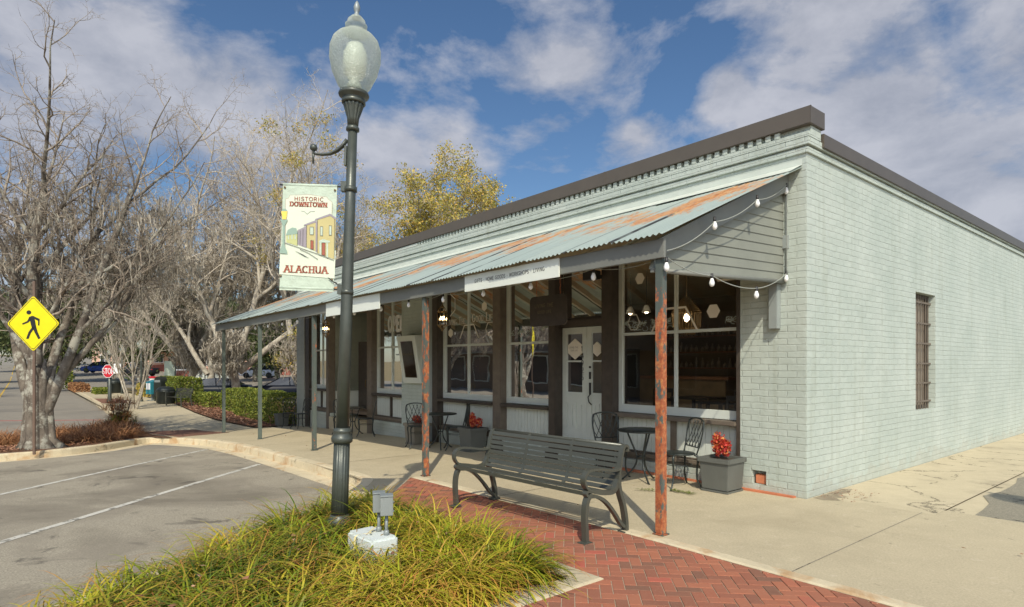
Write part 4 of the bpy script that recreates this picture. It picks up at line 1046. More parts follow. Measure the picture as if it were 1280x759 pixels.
# rot: chair's back is at local +y; world rotation
put(cproto, cused, 2.62, -.50, ROT+R(92)-R(30), 'dark metal lattice-back chair behind the right half of the bench', CG)
put(cproto, cused, 1.42, -.52, R(-78), 'dark metal chair seen from the side, beside the planter nearest the corner', CG)
put(tproto, tused, 2.02, -.55, ROT, 'round dark metal table behind the near porch post', TG)
put(cproto, cused, 7.55, -.85, R(20), 'dark metal chair with its back half hidden by the second rusty post', CG)
put(cproto, cused, 6.78, -.42, R(-80), 'dark metal chair seen from the side under the lettered window', CG)
put(tproto, tused, 7.05, -.62, ROT, 'round dark metal table beside the second rusty post', TG)
put(cproto, cused, 12.2, -.48, R(14), 'dark lattice-back chair just right of the lamp post shaft', CG)
put(cproto, cused, 10.75, -.45, R(-78), 'dark metal chair seen from the side under the OPEN window', CG)
put(tproto, tused, 11.45, -.48, ROT, 'round dark metal table between the two chairs under the OPEN window', TG)
put(cproto, cused, 16.35, -.42, R(18), 'lattice-back chair at the far left end of the shop front', CG)
put(cproto, cused, 15.25, -.45, R(-40), 'dark metal chair partly hidden behind the porch post with one rusty edge', CG)
def leaves(n, c, rad, hgt, size, seed, taper=.5, up=.6):
    rg = np.random.default_rng(seed); p = rg.normal(size=(n, 3)); p /= np.linalg.norm(p, axis=1)[:, None]; p *= rg.random((n, 1))**.4
    p = p*np.array([rad, rad, hgt/2])+np.array(c); return quadcloud(p, size, rg, up)
def quadcloud(p, size, rg, up=.3, aspect=.5):
    n = len(p); d = rg.normal(size=(n, 3)); d[:, 2] += up; d /= np.linalg.norm(d, axis=1)[:, None]
    e = np.cross(d, rg.normal(size=(n, 3))); e /= np.linalg.norm(e, axis=1)[:, None]
    s = (size*(.6+.8*rg.random(n)))[:, None]
    a = p-e*s*aspect*.5; b = p+d*s*.5; c_ = p+e*s*aspect*.5; f = p-d*s*.5
    v = np.stack([f, a, b, c_], 1).reshape(-1, 3); q = np.arange(4*n).reshape(n, 4); r_ = np.repeat(rg.random(n), 4)
    return v, q, r_
def planter(u, v, label, size=.40, hgt=.40, plant=True, mat='planter', seed=1, ph=.34):
    t = uthing('planter', label, 'planter', u, v, 0, group='square planters along the shop front'); k = size/2
    m = MB()
    for (a, b, z0_, z1_) in ((k*.86, k*.86, 0, .03), (k*.80, k*.90, .03, hgt-.06)):
        m.add([(-a, -a, z0_), (a, -a, z0_), (a, a, z0_), (-a, a, z0_), (-b, -b, z1_), (b, -b, z1_), (b, b, z1_), (-b, b, z1_)], [(3, 2, 1, 0), (0, 1, 5, 4), (1, 2, 6, 5), (2, 3, 7, 6), (3, 0, 4, 7)])
    for (x0, x1, y0, y1) in ((-k, k, -k, -k+.03), (-k, k, k-.03, k), (-k, -k+.03, -k+.03, k-.03), (k-.03, k, -k+.03, k-.03)): m.box(x0, x1, y0, y1, hgt-.06, hgt)
    m.build('pot', M[mat], t, bevel=.006)
    s = MB(); s.box(-k+.031, k-.031, -k+.031, k-.031, hgt-.05, hgt-.035); s.build('soil', M['soil'], t)
    if plant:
        vv = []; qq = []; rr = []; b0 = 0; rg = random.Random(seed)
        for j in range(3):
            cx, cy = rg.uniform(-.09, .09), rg.uniform(-.06, .06); hh = ph*rg.uniform(.6, 1)
            v_, q_, r_ = leaves(230, (cx*1.2, cy*1.2, hgt+hh*.5), .062+.03*(j == 0), hh, .046, seed*7+j, up=1.2)
            vv.append(v_); qq.append(q_+b0); rr.append(r_); b0 += len(v_)
        np_mesh('red_plant', np.concatenate(vv), np.concatenate(qq), M['red_plant'], t, attrs={'rnd': np.concatenate(rr)})
planter(.93, -.30, 'dark grey square planter with a bright red plant, nearest the corner', .44, .43, True, 'planter', 1, .36)
planter(6.28, -.36, 'dark square planter with dull red plant at the left end of the bench', .44, .46, True, 'planter', 2, .32)
planter(8.15, -.50, 'square planter with a few red stems between the brick pier and the second rusty post', .46, .46, True, 'planter_tan', 3, .22)
planter(16.95, -.45, 'small dark planter below the hedge at the far end of the shop', .40, .42, False, 'planter')

# ------------------------------------------------------------------ lanterns, string lights, menu box, hanging sign
def lantern(u, v, z, label):
    t = uthing('hanging_lantern', label, 'lantern', u, v, 0, ground=False, group='brass lanterns under the awning'); r = .085
    m = MB(); n = 6
    P = lambda k, rr, zz: (rr*math.cos(2*math.pi*k/n), rr*math.sin(2*math.pi*k/n), z+zz)
    for k in range(n):
        m.tube([P(k, r, -.12), P(k, r, .12)], .006, 5); m.tube([P(k, r, .12), P(k, .035, .20)], .006, 5); m.tube([P(k, r, -.12), P(k, .02, -.20)], .006, 5)
        for zz in (-.12, .12): m.tube([P(k, r+.008, zz), P(k+1, r+.008, zz)], .008, 5)
    m.lathe([(0, .19), (.045, .195), (.03, .22), (.012, .24), (0, .25)], 12, (0, 0, z)); m.lathe([(0, -.24), (.018, -.22), (.028, -.195), (0, -.19)], 12, (0, 0, z)); m.tube([(0, 0, z+.24), (0, 0, roof_z(v)-.05)], .006, 5)
    m.build('cage', M['brass'], t)
    g = MB()
    for k in range(n): g.add([P(k, r-.004, -.115), P(k+1, r-.004, -.115), P(k+1, r-.004, .115), P(k, r-.004, .115)], [(0, 1, 2, 3)])
    g.build('glass', M['glass'], t)
    for k in range(3):
        a = 2*math.pi*k/3+.4; b = MB(); x, y = .035*math.cos(a), .035*math.sin(a); b.lathe([(0, -.035), (.010, -.02), (.013, 0), (.006, .03), (0, .042)], 10, (x, y, z)); b.build('candle_bulb', M['flame'], t)
lantern(5.92, -1.3, 2.44, 'brass lantern with glowing candle bulbs in front of the lettered window')
lantern(11.2, -1.3, 2.50, 'brass lantern with glowing bulbs near the far left entry')
def bulb_on(t, p, drop=.03):
    m = MB(); x, y, z = p; m.lathe([(0, 0), (.014, 0), (.016, -.045), (.013, -.05)], 10, (x, y, z)); so = m.build('socket', M['socket'], t)
    b = MB(); b.lathe([(.012, -.048), (.017, -.06), (.026, -.088), (.027, -.104), (.020, -.123), (.008, -.132), (0, -.134)], 16, (x, y, z)); bo = b.build('bulb', M['bulb'], t)
def cable_pts(a, b, sag, n=10): return [tuple(a[i]+(b[i]-a[i])*k/n-(sag*4*(k/n)*(1-k/n) if i == 2 else 0) for i in range(3)) for k in range(n+1)]
sl = uthing('string_lights', 'string of white bulbs hanging inside the long front edge of the awning', 'string lights', 0, 0, ground=False)
us = [.16, 1.07, 2.08, 3.02, 3.98, 4.96, 5.88, 6.90, 7.80, 8.75, 9.75, 10.7, 11.7, 12.7, 13.7, 14.7, 15.6]
cbm = MB()
for a, b in zip(us[:-1], us[1:]): cbm.tube(cable_pts((-a, -2.54, 2.62), (-b, -2.54, 2.62), .05), .004, 5, caps=False)
cbm.build('cable', M['cable'], sl)
for u in us: bulb_on(sl, (-u, -2.54, 2.625))
sl2 = uthing('string_lights', 'string of white bulbs draped on the gable end of the awning beside the corner', 'string lights', 0, 0, ground=False)
X_ = -.095
cbm = MB(); pts1 = [(X_, -2.60, 2.66), (X_, -1.80, 3.05), (X_, -.96, 3.42), (-.22, -.02, 3.80)]
for a, b in zip(pts1[:-1], pts1[1:]): cbm.tube(cable_pts(a, b, .05), .005, 5, caps=False)
pts2 = [(X_, -2.60, 2.60), (X_, -1.85, 2.50), (X_, -.98, 2.44), (-.22, -.02, 2.72)]
for a, b in zip(pts2[:-1], pts2[1:]): cbm.tube(cable_pts(a, b, .04), .005, 5, caps=False)
cbm.tube([(-.22, -.03, 3.80), (-.22, -.03, 2.72)], .005, 5, caps=False)
cbm.build('cable', M['cable'], sl2)
for p in ((X_, -2.60, 2.60), (X_, -1.80, 3.10), (X_, -.96, 3.47), (-.22, -.05, 3.80), (X_, -1.85, 2.52), (X_, -.98, 2.46), (-.22, -.05, 2.74)): bulb_on(sl2, p)
# menu display box on the brick pier
mb_ = uthing('menu_case', 'pale slanted menu display case on the brick pier beside the OPEN window', 'display case', 9.03, 0, 0, ground=False)
m = MB(); wv = .42
def casex(z): return .10+.26*(2.27-z)/1.10*0+.20*(1-(2.27-z)/1.10)
prof = [(-.30, 2.27), (0, 2.27), (0, 1.17), (-.12, 1.17)]
for s_ in (-1, 1): pass
m.add([(-wv, y, z) for y, z in prof]+[(wv, y, z) for y, z in prof], [(0, 1, 2, 3), (7, 6, 5, 4), (0, 4, 5, 1), (1, 5, 6, 2), (2, 6, 7, 3), (3, 7, 4, 0)])
m.build('case', M['frame_paint'], mb_, recalc=True, bevel=.006)
def onf(x, z, o): y = -.30+.18*(2.27-z)/1.10; return (x, y-o, z)
g_ = MB(); g_.add([onf(-.27, 1.30, .004), onf(.27, 1.30, .004), onf(.27, 2.14, .004), onf(-.27, 2.14, .004)], [(0, 1, 2, 3)]); g_.build('menu_sheet', basic('dark_menu_sheet', (.05, .04, .03), .3, var=.5, vs=6), mb_)
g_ = MB(); g_.add([onf(-.24, 1.30, .010), onf(.24, 1.30, .010), onf(.24, 2.14, .010), onf(-.24, 2.14, .010)], [(0, 1, 2, 3)]); g_.build('pane', M['glass'], mb_)
# dark hanging sign
hs = uthing('hanging_sign', 'dark brown rounded signboard with faint lettering hanging above the entrance', 'sign', 3.11, -1.3, 0, ground=False)
m = MB(); wv, z0_, z1_, r_ = .385, 2.165, 2.605, .07; pl = []
for cx, cz, a0 in ((wv-r_, z1_-r_, 0), (-wv+r_, z1_-r_, 90), (-wv+r_, z0_+r_, 180), (wv-r_, z0_+r_, 270)): pl += arcp(cx, cz, r_, r_, a0, a0+90, 6)
m.prism(pl, -.018, .018, Matrix.Rotation(R(90), 4, 'X')); m.build('board', M['dark_wood'], hs, bevel=.003)
m = MB(); text_mb(m, 'LIVING THE', -.27, 2.44, .05, -.0205, .14); text_mb(m, 'GOOD LIFE', -.21, 2.35, .04, -.0205, .14); m.build('lettering', M['gold_text'], hs)
m = MB()
for x in (-.25, .25):
    for k in range(int((roof_z(-1.3)-.06-2.60)/.05)): m.tube([(x, 0, 2.60+k*.05), (x+.006*(-1)**k, 0, 2.645+k*.05)], .007, 4)
m.build('chain', M['rust_brick'], hs)
# speaker / camera box by the transom
sp = uthing('wall_speaker', 'small black floodlight box above the entrance doors', 'light', 3.35, -.1, 0, ground=False); m = MB(); m.box(-.14, .14, -.10, .04, 2.96, 3.10); m.build('body', M['black'], sp, bevel=.01); m = MB(); m.box(-.02, .02, .04, .2, 3.0, 3.06); m.build('bracket', M['black'], sp)
# utility box with two outlet covers, in the planting bed
ub = thing('utility_pedestal', 'pale square pedestal with two grey outlet boxes among the strap-leaf grass', 'pedestal', (-1.095, 4.75, .075), R(-48))
m = MB(); m.box(-.20, .20, -.115, .115, -.14, .205); m.build('housing', M['util'], ub, bevel=.018)
OB = Matrix.Rotation(R(62), 4, 'Z')
for (px, py) in ((-.01, .063), (.12, .055)):
    zb = .205
    m = MB(); m.tube([(px, py, .205), (px, py, .36)], .013, 10); m.lathe([(.022, .205), (.022, .235), (.014, .245)], 10, (px, py, 0)); po = m.build('outlet_post', M['gal'], ub)
    m = MB(); MM = Matrix.Translation((px, py, .36)) @ OB
    m.box(-.042, .042, -.03, .03, 0, .155, MM); m.box(-.048, .048, -.062, -.031, .006, .148, MM); m.box(-.05, .05, -.066, .034, .150, .163, MM); m.box(.049, .056, -.05, -.035, .03, .05, MM); m.box(.049, .056, -.05, -.035, .10, .12, MM)
    m.build('outlet_box', M['gal'], ub, bevel=.006)
m = MB(); m.bar(catmull([(-.05, .06, .235), (.0, -.02, .222), (.06, -.05, .225), (.0, -.10, .215), (-.03, -.132, .19), (-.04, -.132, .10), (-.06, -.135, .0)], 5), .016, .002, (.7, .6, .2)); m.build('tie_strap', M['tape'], ub)

# ------------------------------------------------------------------ road signs
M['sign_y'] = basic('fluorescent_yellow_sign', (.78, .66, .01), .4, var=.06, vs=5)
M['sign_r'] = basic('red_sign', (.55, .02, .035), .4, var=.05)
M['sign_w'] = basic('white_sign', (.85, .85, .85), .4, var=.02)
M['steel_brown'] = basic('rusty_brown_sign_post', (.17, .115, .085), .6, .2, var=.2)
SX, SY = -10.27, 13.0; SZ = gnd(SX, SY)
ps = thing('pedestrian_sign', 'yellow diamond pedestrian crossing sign on a brown post beside the mossy tree', 'road sign', (SX, SY, SZ), R(-4))
m = MB(); m.box(-.028, .028, 0, .03, -.05, 3.35+.05-SZ-0); m.build('post', M['steel_brown'], ps, bevel=.003)
zc = 1.6+(456-404.5)/757*SY-SZ; hd_ = .600
def rdiamond(r, cr=.05):
    out = []
    for k in range(4):
        a = 90*k; c = (r-cr*1.41)*math.cos(R(a)), (r-cr*1.41)*math.sin(R(a)); out += [(c[0]+cr*math.cos(R(a-45+15*i)), c[1]+cr*math.sin(R(a-45+15*i))) for i in range(7)]
    return out
m = MB(); m.prism([(x, z+zc) for x, z in rdiamond(hd_)], .004, .010, Matrix.Rotation(R(90), 4, 'X')); sgo = m.build('sign_plate', M['sign_y'], ps, recalc=True)
m = MB(); o = rdiamond(hd_*.955); i_ = rdiamond(hd_*.93); n = len(o)
for k in range(n): k2 = (k+1) % n; m.add([(o[k][0], -.0125, o[k][1]+zc), (o[k2][0], -.0125, o[k2][1]+zc), (i_[k2][0], -.0125, i_[k2][1]+zc), (i_[k][0], -.0125, i_[k][1]+zc)], [(0, 1, 2, 3)])
S = hd_/34.0
def pf(px, py): return (px*S, zc-py*S)
def fig(pts): flatpoly(m, [pf(*p) for p in pts][::-1], -.0125)
flatpoly(m, [pf(-5.5+3.1*math.cos(R(a)), -13.5+2.6*math.sin(R(a))) for a in range(0, 360, 20)][::-1], -.0125)
fig([(-5, -8), (-1, -9.5), (1.5, -8.8), (4, 4), (-1.5, 6), (-3.2, 0)]); fig([(1, -8.8), (8.5, -5.5), (8.2, 2.5), (6.2, 2.3), (6.4, -3.2), (2.5, -5)]); fig([(-5, -8), (-3, -4), (-6, -1.2), (-13.5, 1.6), (-14.2, -.2), (-7.6, -3)])
fig([(-1.5, 4.5), (1.2, 6.5), (-3, 12), (-5.8, 18.8), (-9, 18.5), (-6, 10.5)]); fig([(-1, 5), (3.6, 3), (6, 10.5), (9.6, 18), (6.6, 19), (2.6, 12)])
m.build('pictogram', M['black'], ps)
m = MB(); m.prism([(x, z+zc) for x, z in rdiamond(hd_*.995)], .000, .0035, Matrix.Rotation(R(90), 4, 'X')); m.build('sign_back', M['gal'], ps, recalc=True)
# STOP sign on a dark green post
x_, y_ = -20.66, 31.1; z_ = gnd(x_, y_)
st = thing('stop_sign', 'red octagonal STOP sign on a dark green post by the far crossing', 'road sign', (x_, y_, z_), R(-10))
zs = 1.6+(456-464)/757*y_-z_; rr = .355
m = MB(); m.lathe([(0, 0), (.14, 0), (.14, .05), (.085, .25), (.075, zs+.4), (0, zs+.42)], 16); m.build('post', M['lamp_iron'], st)
def octp(r): return [(r*math.cos(R(22.5+45*k)), r*math.sin(R(22.5+45*k))+zs) for k in range(8)]
m = MB(); m.prism(octp(rr), .105, .112, Matrix.Rotation(R(90), 4, 'X')); m.build('sign_plate', M['sign_w'], st, recalc=True)
m = MB(); flatpoly(m, octp(rr*.93), -.1145); m.build('red_face', M['sign_r'], st)
m = MB(); w_ = text_w('STOP', .27, .72, .13); text_mb(m, 'STOP', -w_/2, zs-.135, .27, -.117, .17, wf=.72, gap=.13); m.build('lettering', M['sign_w'], st)

# ------------------------------------------------------------------ trees
def grow(seed, P, trunk_pts=None):
    """returns list of (pts, radii, level)"""
    rg = random.Random(seed); out = []; stack = []
    def branch(p, d, L, r, lev):
        n = P['seg'][min(lev, len(P['seg'])-1)]; pts = [p]; rs = [r]; cur = Vector(p); dd = Vector(d).normalized(); step = L/n
        for i in range(n):
            w_ = P['wob'][min(lev, len(P['wob'])-1)]
            dd = (dd+Vector((rg.gauss(0, w_), rg.gauss(0, w_), rg.gauss(0, w_)))+Vector((0, 0, P['up'][min(lev, len(P['up'])-1)]))).normalized()
            cur = cur+dd*step; pts.append(cur.copy()); rs.append(r*(1-(i+1)/n*P['tap'][min(lev, len(P['tap'])-1)]))
        out.append((pts, rs, lev))
        if lev+1 < P['levels']:
            k = P['kids'][min(lev, len(P['kids'])-1)]; k = max(1, int(k*rg.uniform(.8, 1.25)))
            t0 = P['from'][min(lev, len(P['from'])-1)]; az = rg.uniform(0, 6.28)
            for j in range(k):
                t = t0+(1-t0)*(j+rg.random())/k; t = min(.99, t); f = t*n; i = int(f); q = pts[i].lerp(pts[min(n, i+1)], f-i); td = (pts[min(n, i+1)]-pts[i]).normalized()
                az += 2.4+rg.uniform(-.5, .5); ang = R(rg.uniform(*P['ang'][min(lev, len(P['ang'])-1)])); a = td.orthogonal().normalized(); b = td.cross(a)
                nd = td*math.cos(ang)+(a*math.cos(az)+b*math.sin(az))*math.sin(ang)
                Lr = P['len'][min(lev, len(P['len'])-1)]; rl = L*Lr*rg.uniform(.7, 1.2)*(1.15-.55*t if lev else 1)
                rb = min(rs[i]*.85, rs[0]*P['rad'][min(lev, len(P['rad'])-1)]*(1.15-.5*t))
                branch(q, nd, rl, max(rb, P['rmin']), lev+1)
    for (p, d, L, r) in P['stems']: branch(Vector(p), Vector(d), L, r, 0)
    return out, rg
def tubes_mesh(name, brs, sides, mat, parent):
    V = []; Q = []; b0 = 0
    for pts, rs, lev in brs:
        n = sides[min(lev, len(sides)-1)]; m = len(pts); P_ = np.array([tuple(p) for p in pts]); t = np.gradient(P_, axis=0); t /= np.linalg.norm(t, axis=1)[:, None]+1e-9
        ref = np.array([.31, .77, .55]); a = np.cross(t, ref); a /= np.linalg.norm(a, axis=1)[:, None]+1e-9; b = np.cross(t, a)
        th = np.arange(n)*2*math.pi/n; r = np.array(rs)[:, None, None]
        ring = P_[:, None, :]+r*(a[:, None, :]*np.cos(th)[None, :, None]+b[:, None, :]*np.sin(th)[None, :, None]); V.append(ring.reshape(-1, 3))
        i, k = np.meshgrid(np.arange(m-1), np.arange(n), indexing='ij'); k2 = (k+1) % n
        Q.append((np.stack([i*n+k, i*n+k2, (i+1)*n+k2, (i+1)*n+k], -1).reshape(-1, 4))+b0); b0 += m*n
    return np_mesh(name, np.concatenate(V), np.concatenate(Q), mat, parent, smooth=True)
def moss_mesh(name, brs, n, lmin, lmax, seed, parent, zmax=1e9, minlev=1, width=.10):
    rg = np.random.default_rng(seed); cand = [p for pts, rs, lev in brs if lev >= minlev for p in pts if p[2] < zmax]
    if not cand: return
    V = []; Q = []; A = []; b0 = 0; idx = rg.integers(0, len(cand), n)
    for i in idx:
        p = np.array(cand[i]); L = rg.uniform(lmin, lmax)*rg.random()**.5; k = rg.integers(3, 7); shade = rg.random()
        for s in range(k):
            off = rg.normal(size=3)*np.array([width, width, .04]); l = L*rg.uniform(.5, 1); m = 4; w0 = width*rg.uniform(.10, .32); th = rg.uniform(0, 3.14); dx = np.array([math.cos(th), math.sin(th), 0])
            sw = rg.normal(size=(m, 3))*width*.35; sw[:, 2] = 0; sw[0] = 0
            for j in range(m):
                t = j/(m-1); c = p+off*(1-.3*t)+sw[j]-np.array([0, 0, l*t]); w_ = w0*(1-t*.85)*(1 if j else .5)
                V += [c-dx*w_, c+dx*w_]; A += [shade*.7+rg.random()*.3]*2
            for j in range(m-1): a = b0+2*j; Q.append((a, a+1, a+3, a+2))
            b0 += 2*m
    return np_mesh(name, np.array(V), np.array(Q), M['moss'], parent, attrs={'rnd': np.array(A)})
def tip_leaves(name, brs, per, size, seed, mat, parent, minlev, frac=1.0, spread=.25):
    rg = np.random.default_rng(seed); c = np.array([tuple(p) for pts, rs, lev in brs if lev >= minlev for p in pts[1:]])
    keep = c[rg.random(len(c)) < frac]; p = np.repeat(keep, per, axis=0); p = p+rg.normal(size=p.shape)*spread
    v, q, r_ = quadcloud(p, size, rg); return np_mesh(name, v, q, mat, parent, attrs={'rnd': r_})
OAK = dict(seg=[7, 7, 6, 5, 4], wob=[.05, .12, .17, .22, .26], up=[.02, .035, .03, .02, .0], tap=[.55, .8, .85, .9, .9], kids=[5, 7, 7, 6], ang=[(22, 45), (30, 60), (30, 70), (30, 75)], len=[.75, .55, .5, .5], rad=[.6, .5, .5, .5], rmin=.004, levels=5)
OAK['from'] = [.35, .2, .15, .1]
def tree(name, label, x, y, stems, P, seed, mats, moss=None, leaf=None, group=None, sides=(12, 8, 6, 4, 3), split=2):
    z = gnd(x, y)-.05; t = thing(name, label, 'tree', (x, y, z), 0, group); P = dict(P); P['stems'] = stems
    brs, rg = grow(seed, P)
    tubes_mesh('trunk', [b for b in brs if b[2] < split], sides, M[mats[0]], t); tubes_mesh('crown', [b for b in brs if b[2] >= split], sides, M[mats[1]], t)
    if moss: moss_mesh('moss', brs, *moss[:3], seed, t, *moss[3:])
    if leaf: tip_leaves('leaves', brs, leaf[0], leaf[1], seed, M[leaf[2]], t, *leaf[3:])
    return t, brs
GB = 'bare mossy oaks behind the hedge'
# the big mossy tree on the island
BIG = dict(OAK); BIG.update(kids=[8, 8, 7, 6], wob=[.05, .11, .17, .22, .26], up=[.03, .05, .05, .02, 0], len=[.55, .52, .5, .5], rmin=.0042, rad=[.45, .5, .5, .5]); BIG['from'] = [.30, .15, .12, .1]
tx, ty = -10.80, 13.75
big, bbr = tree('mossy_street_tree', 'large grey multi-stemmed bare tree with hanging moss behind the yellow sign', tx, ty,
    [((-.02, .05, 0), (.0, .03, 1), 6.3, .17), ((-.14, .08, .9), (-.42, .16, 1), 5.6, .13), ((.14, .06, .8), (.30, .12, 1), 5.6, .115), ((.05, .1, 1.2), (-.1, .4, 1), 5.0, .11), ((.16, .15, 1.3), (.62, .25, 1), 4.2, .085), ((-.1, .1, 1.9), (-.85, .2, 1), 4.0, .075)], BIG, 12, ('bark_big', 'twig_dark'), moss=(1300, .15, .75, 6.2, 1, .07))
m = MB()                                     # flared, fused foot of the tree
for (ox, oy, r0, dx, dy) in ((-.10, 0, .24, -.05, .0), (.10, .02, .20, .10, 0), (.02, -.10, .19, 0, -.05), (-.2, .08, .14, -.2, .05), (.22, .10, .12, .2, .05)):
    m.tube([(ox*1.5+dx, oy*1.5+dy, -.05), (ox*1.15, oy*1.15, .25), (ox, oy, .8), (ox*.95, oy, 1.4), (ox*1.1+dx*.8, oy*1.1, 2.1)], [r0*1.1, r0*.82, r0*.72, r0*.6, r0*.1], 14)
m.build('trunk_foot', M['bark_big'], big)
# bare oaks behind the hedge
W2 = dict(OAK); W2.update(kids=[7, 8, 8, 6], wob=[.05, .10, .15, .2, .24], up=[.02, .05, .05, .03, .01], len=[.72, .55, .5, .48], rmin=.011)
t1_, _ = tree('bare_oak', 'tall bare oak with moss behind the clipped hedge, trunk left of the far awning post', -17.3, 34.5, [((0, 0, 0), (.05, 0, 1), 7, .26), ((0, .1, 1.6), (.7, .2, 1), 7, .18), ((0, -.1, 1.7), (-.6, .1, 1), 6.5, .17)], W2, 21, ('bark_pale', 'twig'), moss=(1300, .3, 1.3, 10, 1, .20), group=GB)
tree('bare_oak', 'pale multi-limbed oak whose forked trunk shows between the two far awning posts', -14.5, 32.0, [((0, 0, 0), (.02, 0, 1), 2.6, .27), ((0, .0, 1.7), (-.75, .1, 1), 8, .19), ((.1, 0, 1.6), (.95, .1, .85), 7.5, .17), ((0, 0, 2.3), (.12, .3, 1), 9, .18)], W2, 33, ('bark_pale', 'twig'), moss=(900, .3, 1.1, 8, 1, .2), group=GB)
t1_.scale = (.9, .9, .84)
t3_, _ = tree('bare_oak', 'tall bare oak rising directly behind the hanging street banner', -10.3, 29.5, [((0, 0, 0), (.03, 0, 1), 3, .26), ((0, .0, 2.2), (-.35, .1, 1), 10, .20), ((.1, 0, 1.9), (.35, .1, 1), 9.5, .17), ((0, 0, 2.5), (-.05, .3, 1), 10, .16)], W2, 45, ('bark_pale', 'twig'), moss=(500, .4, 1.5, 7, 1, .15), leaf=(170, .13, 'leaf_gold', 3, .0009, .27), group=GB)
t3_.scale = (.85, .85, .74)
tree('bare_oak', 'low mossy oak with wide drooping limbs left of the far awning corner', -20.5, 38.5, [((0, 0, 0), (0, 0, 1), 3, .27), ((0, 0, 1.9), (-.9, .1, .9), 8, .19), ((0, 0, 2.0), (.6, -.2, .9), 8, .19), ((0, 0, 2.2), (.1, .2, 1), 7.5, .2)], W2, 57, ('bark_pale', 'twig_dark'), moss=(1900, .3, 1.5, 10, 1, .25), group=GB)
SM = dict(OAK); SM.update(levels=4, kids=[6, 7, 6], wob=[.04, .09, .14, .2], up=[.06, .08, .06, .02], ang=[(14, 30), (18, 45), (25, 60)], len=[.55, .5, .45], rmin=.006); SM['from'] = [.25, .2, .15]
tree('crape_myrtle', 'slender pale multi-stemmed bare tree just right of the STOP sign', -16.5, 26.4, [((.03*k-.08, .03*((k*7) % 3), 0), (.16*(k-2.5), .1*((k*5) % 3-1), 1), 3.6+.3*(k % 3), .045) for k in range(6)], SM, 71, ('bark_pale', 'twig'), sides=(7, 5, 4, 3))
tree('crape_myrtle', 'small reddish bare tree on the far kerb, left of the STOP sign', -27.6, 42, [((0, 0, 0), (0, 0, 1), 2.5, .09), ((0, 0, 1.2), (.4, 0, 1), 4, .06), ((0, 0, 1.2), (-.4, 0, 1), 4, .06), ((0, 0, 1.4), (.0, .3, 1), 4.2, .05)], SM, 72, ('bark_pale', 'twig_dark'), moss=(120, .2, .7, 9, 1, .08), sides=(7, 5, 4, 3))
tree('crape_myrtle', 'pale-trunked bare tree on the verge at the far left', -35.2, 45, [((0, 0, 0), (0, 0, 1), 3.4, .15), ((0, 0, 1.6), (.4, 0, 1), 5, .09), ((0, 0, 1.6), (-.4, 0, 1), 5, .09)], SM, 73, ('bark_pale', 'twig_dark'), moss=(200, .3, 1, 9, 1, .1), sides=(7, 5, 4, 3))
# golden-green tree above the roof, with a bare one beside it
LO = dict(OAK); LO.update(levels=4, kids=[7, 8, 7], wob=[.06, .13, .18, .22], up=[.03, .05, .03, .01], len=[.6, .52, .5], rmin=.012); LO['from'] = [.4, .25, .15]
tree('golden_oak', 'golden-green leafy tree rising behind the shop roof', -3.8, 36, [((0, 0, 0), (.02, 0, 1), 6.5, .35), ((0, 0, 5), (.35, 0, 1), 6.5, .2), ((0, 0, 5), (-.5, 0, 1), 5.0, .2), ((0, 0, 5.2), (.05, .4, 1), 6.4, .17)], LO, 81, ('bark_pale', 'twig'), leaf=(20, .14, 'leaf_gold', 2, .20, .20), sides=(9, 6, 4, 3))
tree('golden_oak', 'smaller yellowing tree lower behind the roof, left of the golden-green one', -7.4, 35, [((0, 0, 0), (.0, 0, 1), 6, .3), ((0, 0, 4.6), (.35, 0, 1), 4.2, .15), ((0, 0, 4.6), (-.5, 0, 1), 4.0, .15)], LO, 83, ('bark_pale', 'twig'), leaf=(12, .13, 'leaf_gold', 2, .15, .24), sides=(9, 6, 4, 3))
# dark evergreens far behind
EG = dict(OAK); EG.update(levels=3, kids=[9, 9], wob=[.05, .13, .18], up=[.02, .03, .01], len=[.7, .55], rmin=.03, seg=[5, 5, 4]); EG['from'] = [.2, .2]
egp, _ = tree('evergreen_oak', 'dark green oak beyond the far lawn, directly left of the STOP sign', -38, 62, [((0, 0, 0), (0, 0, 1), 6, .4), ((0, 0, 1.5), (.5, 0, 1), 6, .25), ((0, 0, 1.5), (-.6, .1, 1), 6, .25)], EG, 91, ('bark_big', 'twig_dark'), leaf=(34, .36, 'leaf_green', 1, .9, .75), group='dark evergreens beyond the streets', sides=(8, 5, 3))
for i, (x, y, s, rz, lb) in enumerate([(-30.5, 72, .9, 1.0, 'dark green oak behind the parked dark pickup'), (-24, 62, .75, 2.1, 'olive-green oak behind the bare mossy oaks'), (-52, 70, 1.0, 3.3, 'dark evergreen seen past the trunk of the big mossy tree'), (-64, 82, 1.0, 4.2, 'dark evergreen over the far end of the road'), (-60, 66, .6, 5.0, 'low dark green tree at the left edge beyond the road'),
        (-12, 78, 1.0, 5.6, 'evergreen behind the pink building'), (-46, 92, 1.1, .5, 'tall dark evergreen far behind the STOP sign'), (-78, 96, 1.1, 1.5, 'dark evergreen at the far left horizon'), (-30, 100, 1.2, 2.6, 'hazy evergreen far behind the parked cars'), (-95, 120, 1.3, 2.0, 'distant evergreen where the road ends')]):
    c = copy_tree(egp); c.location = (x, y, gnd(x, y)-.1); c.scale = (s, s, s); c.rotation_euler = (0, 0, rz); c['label'] = lb
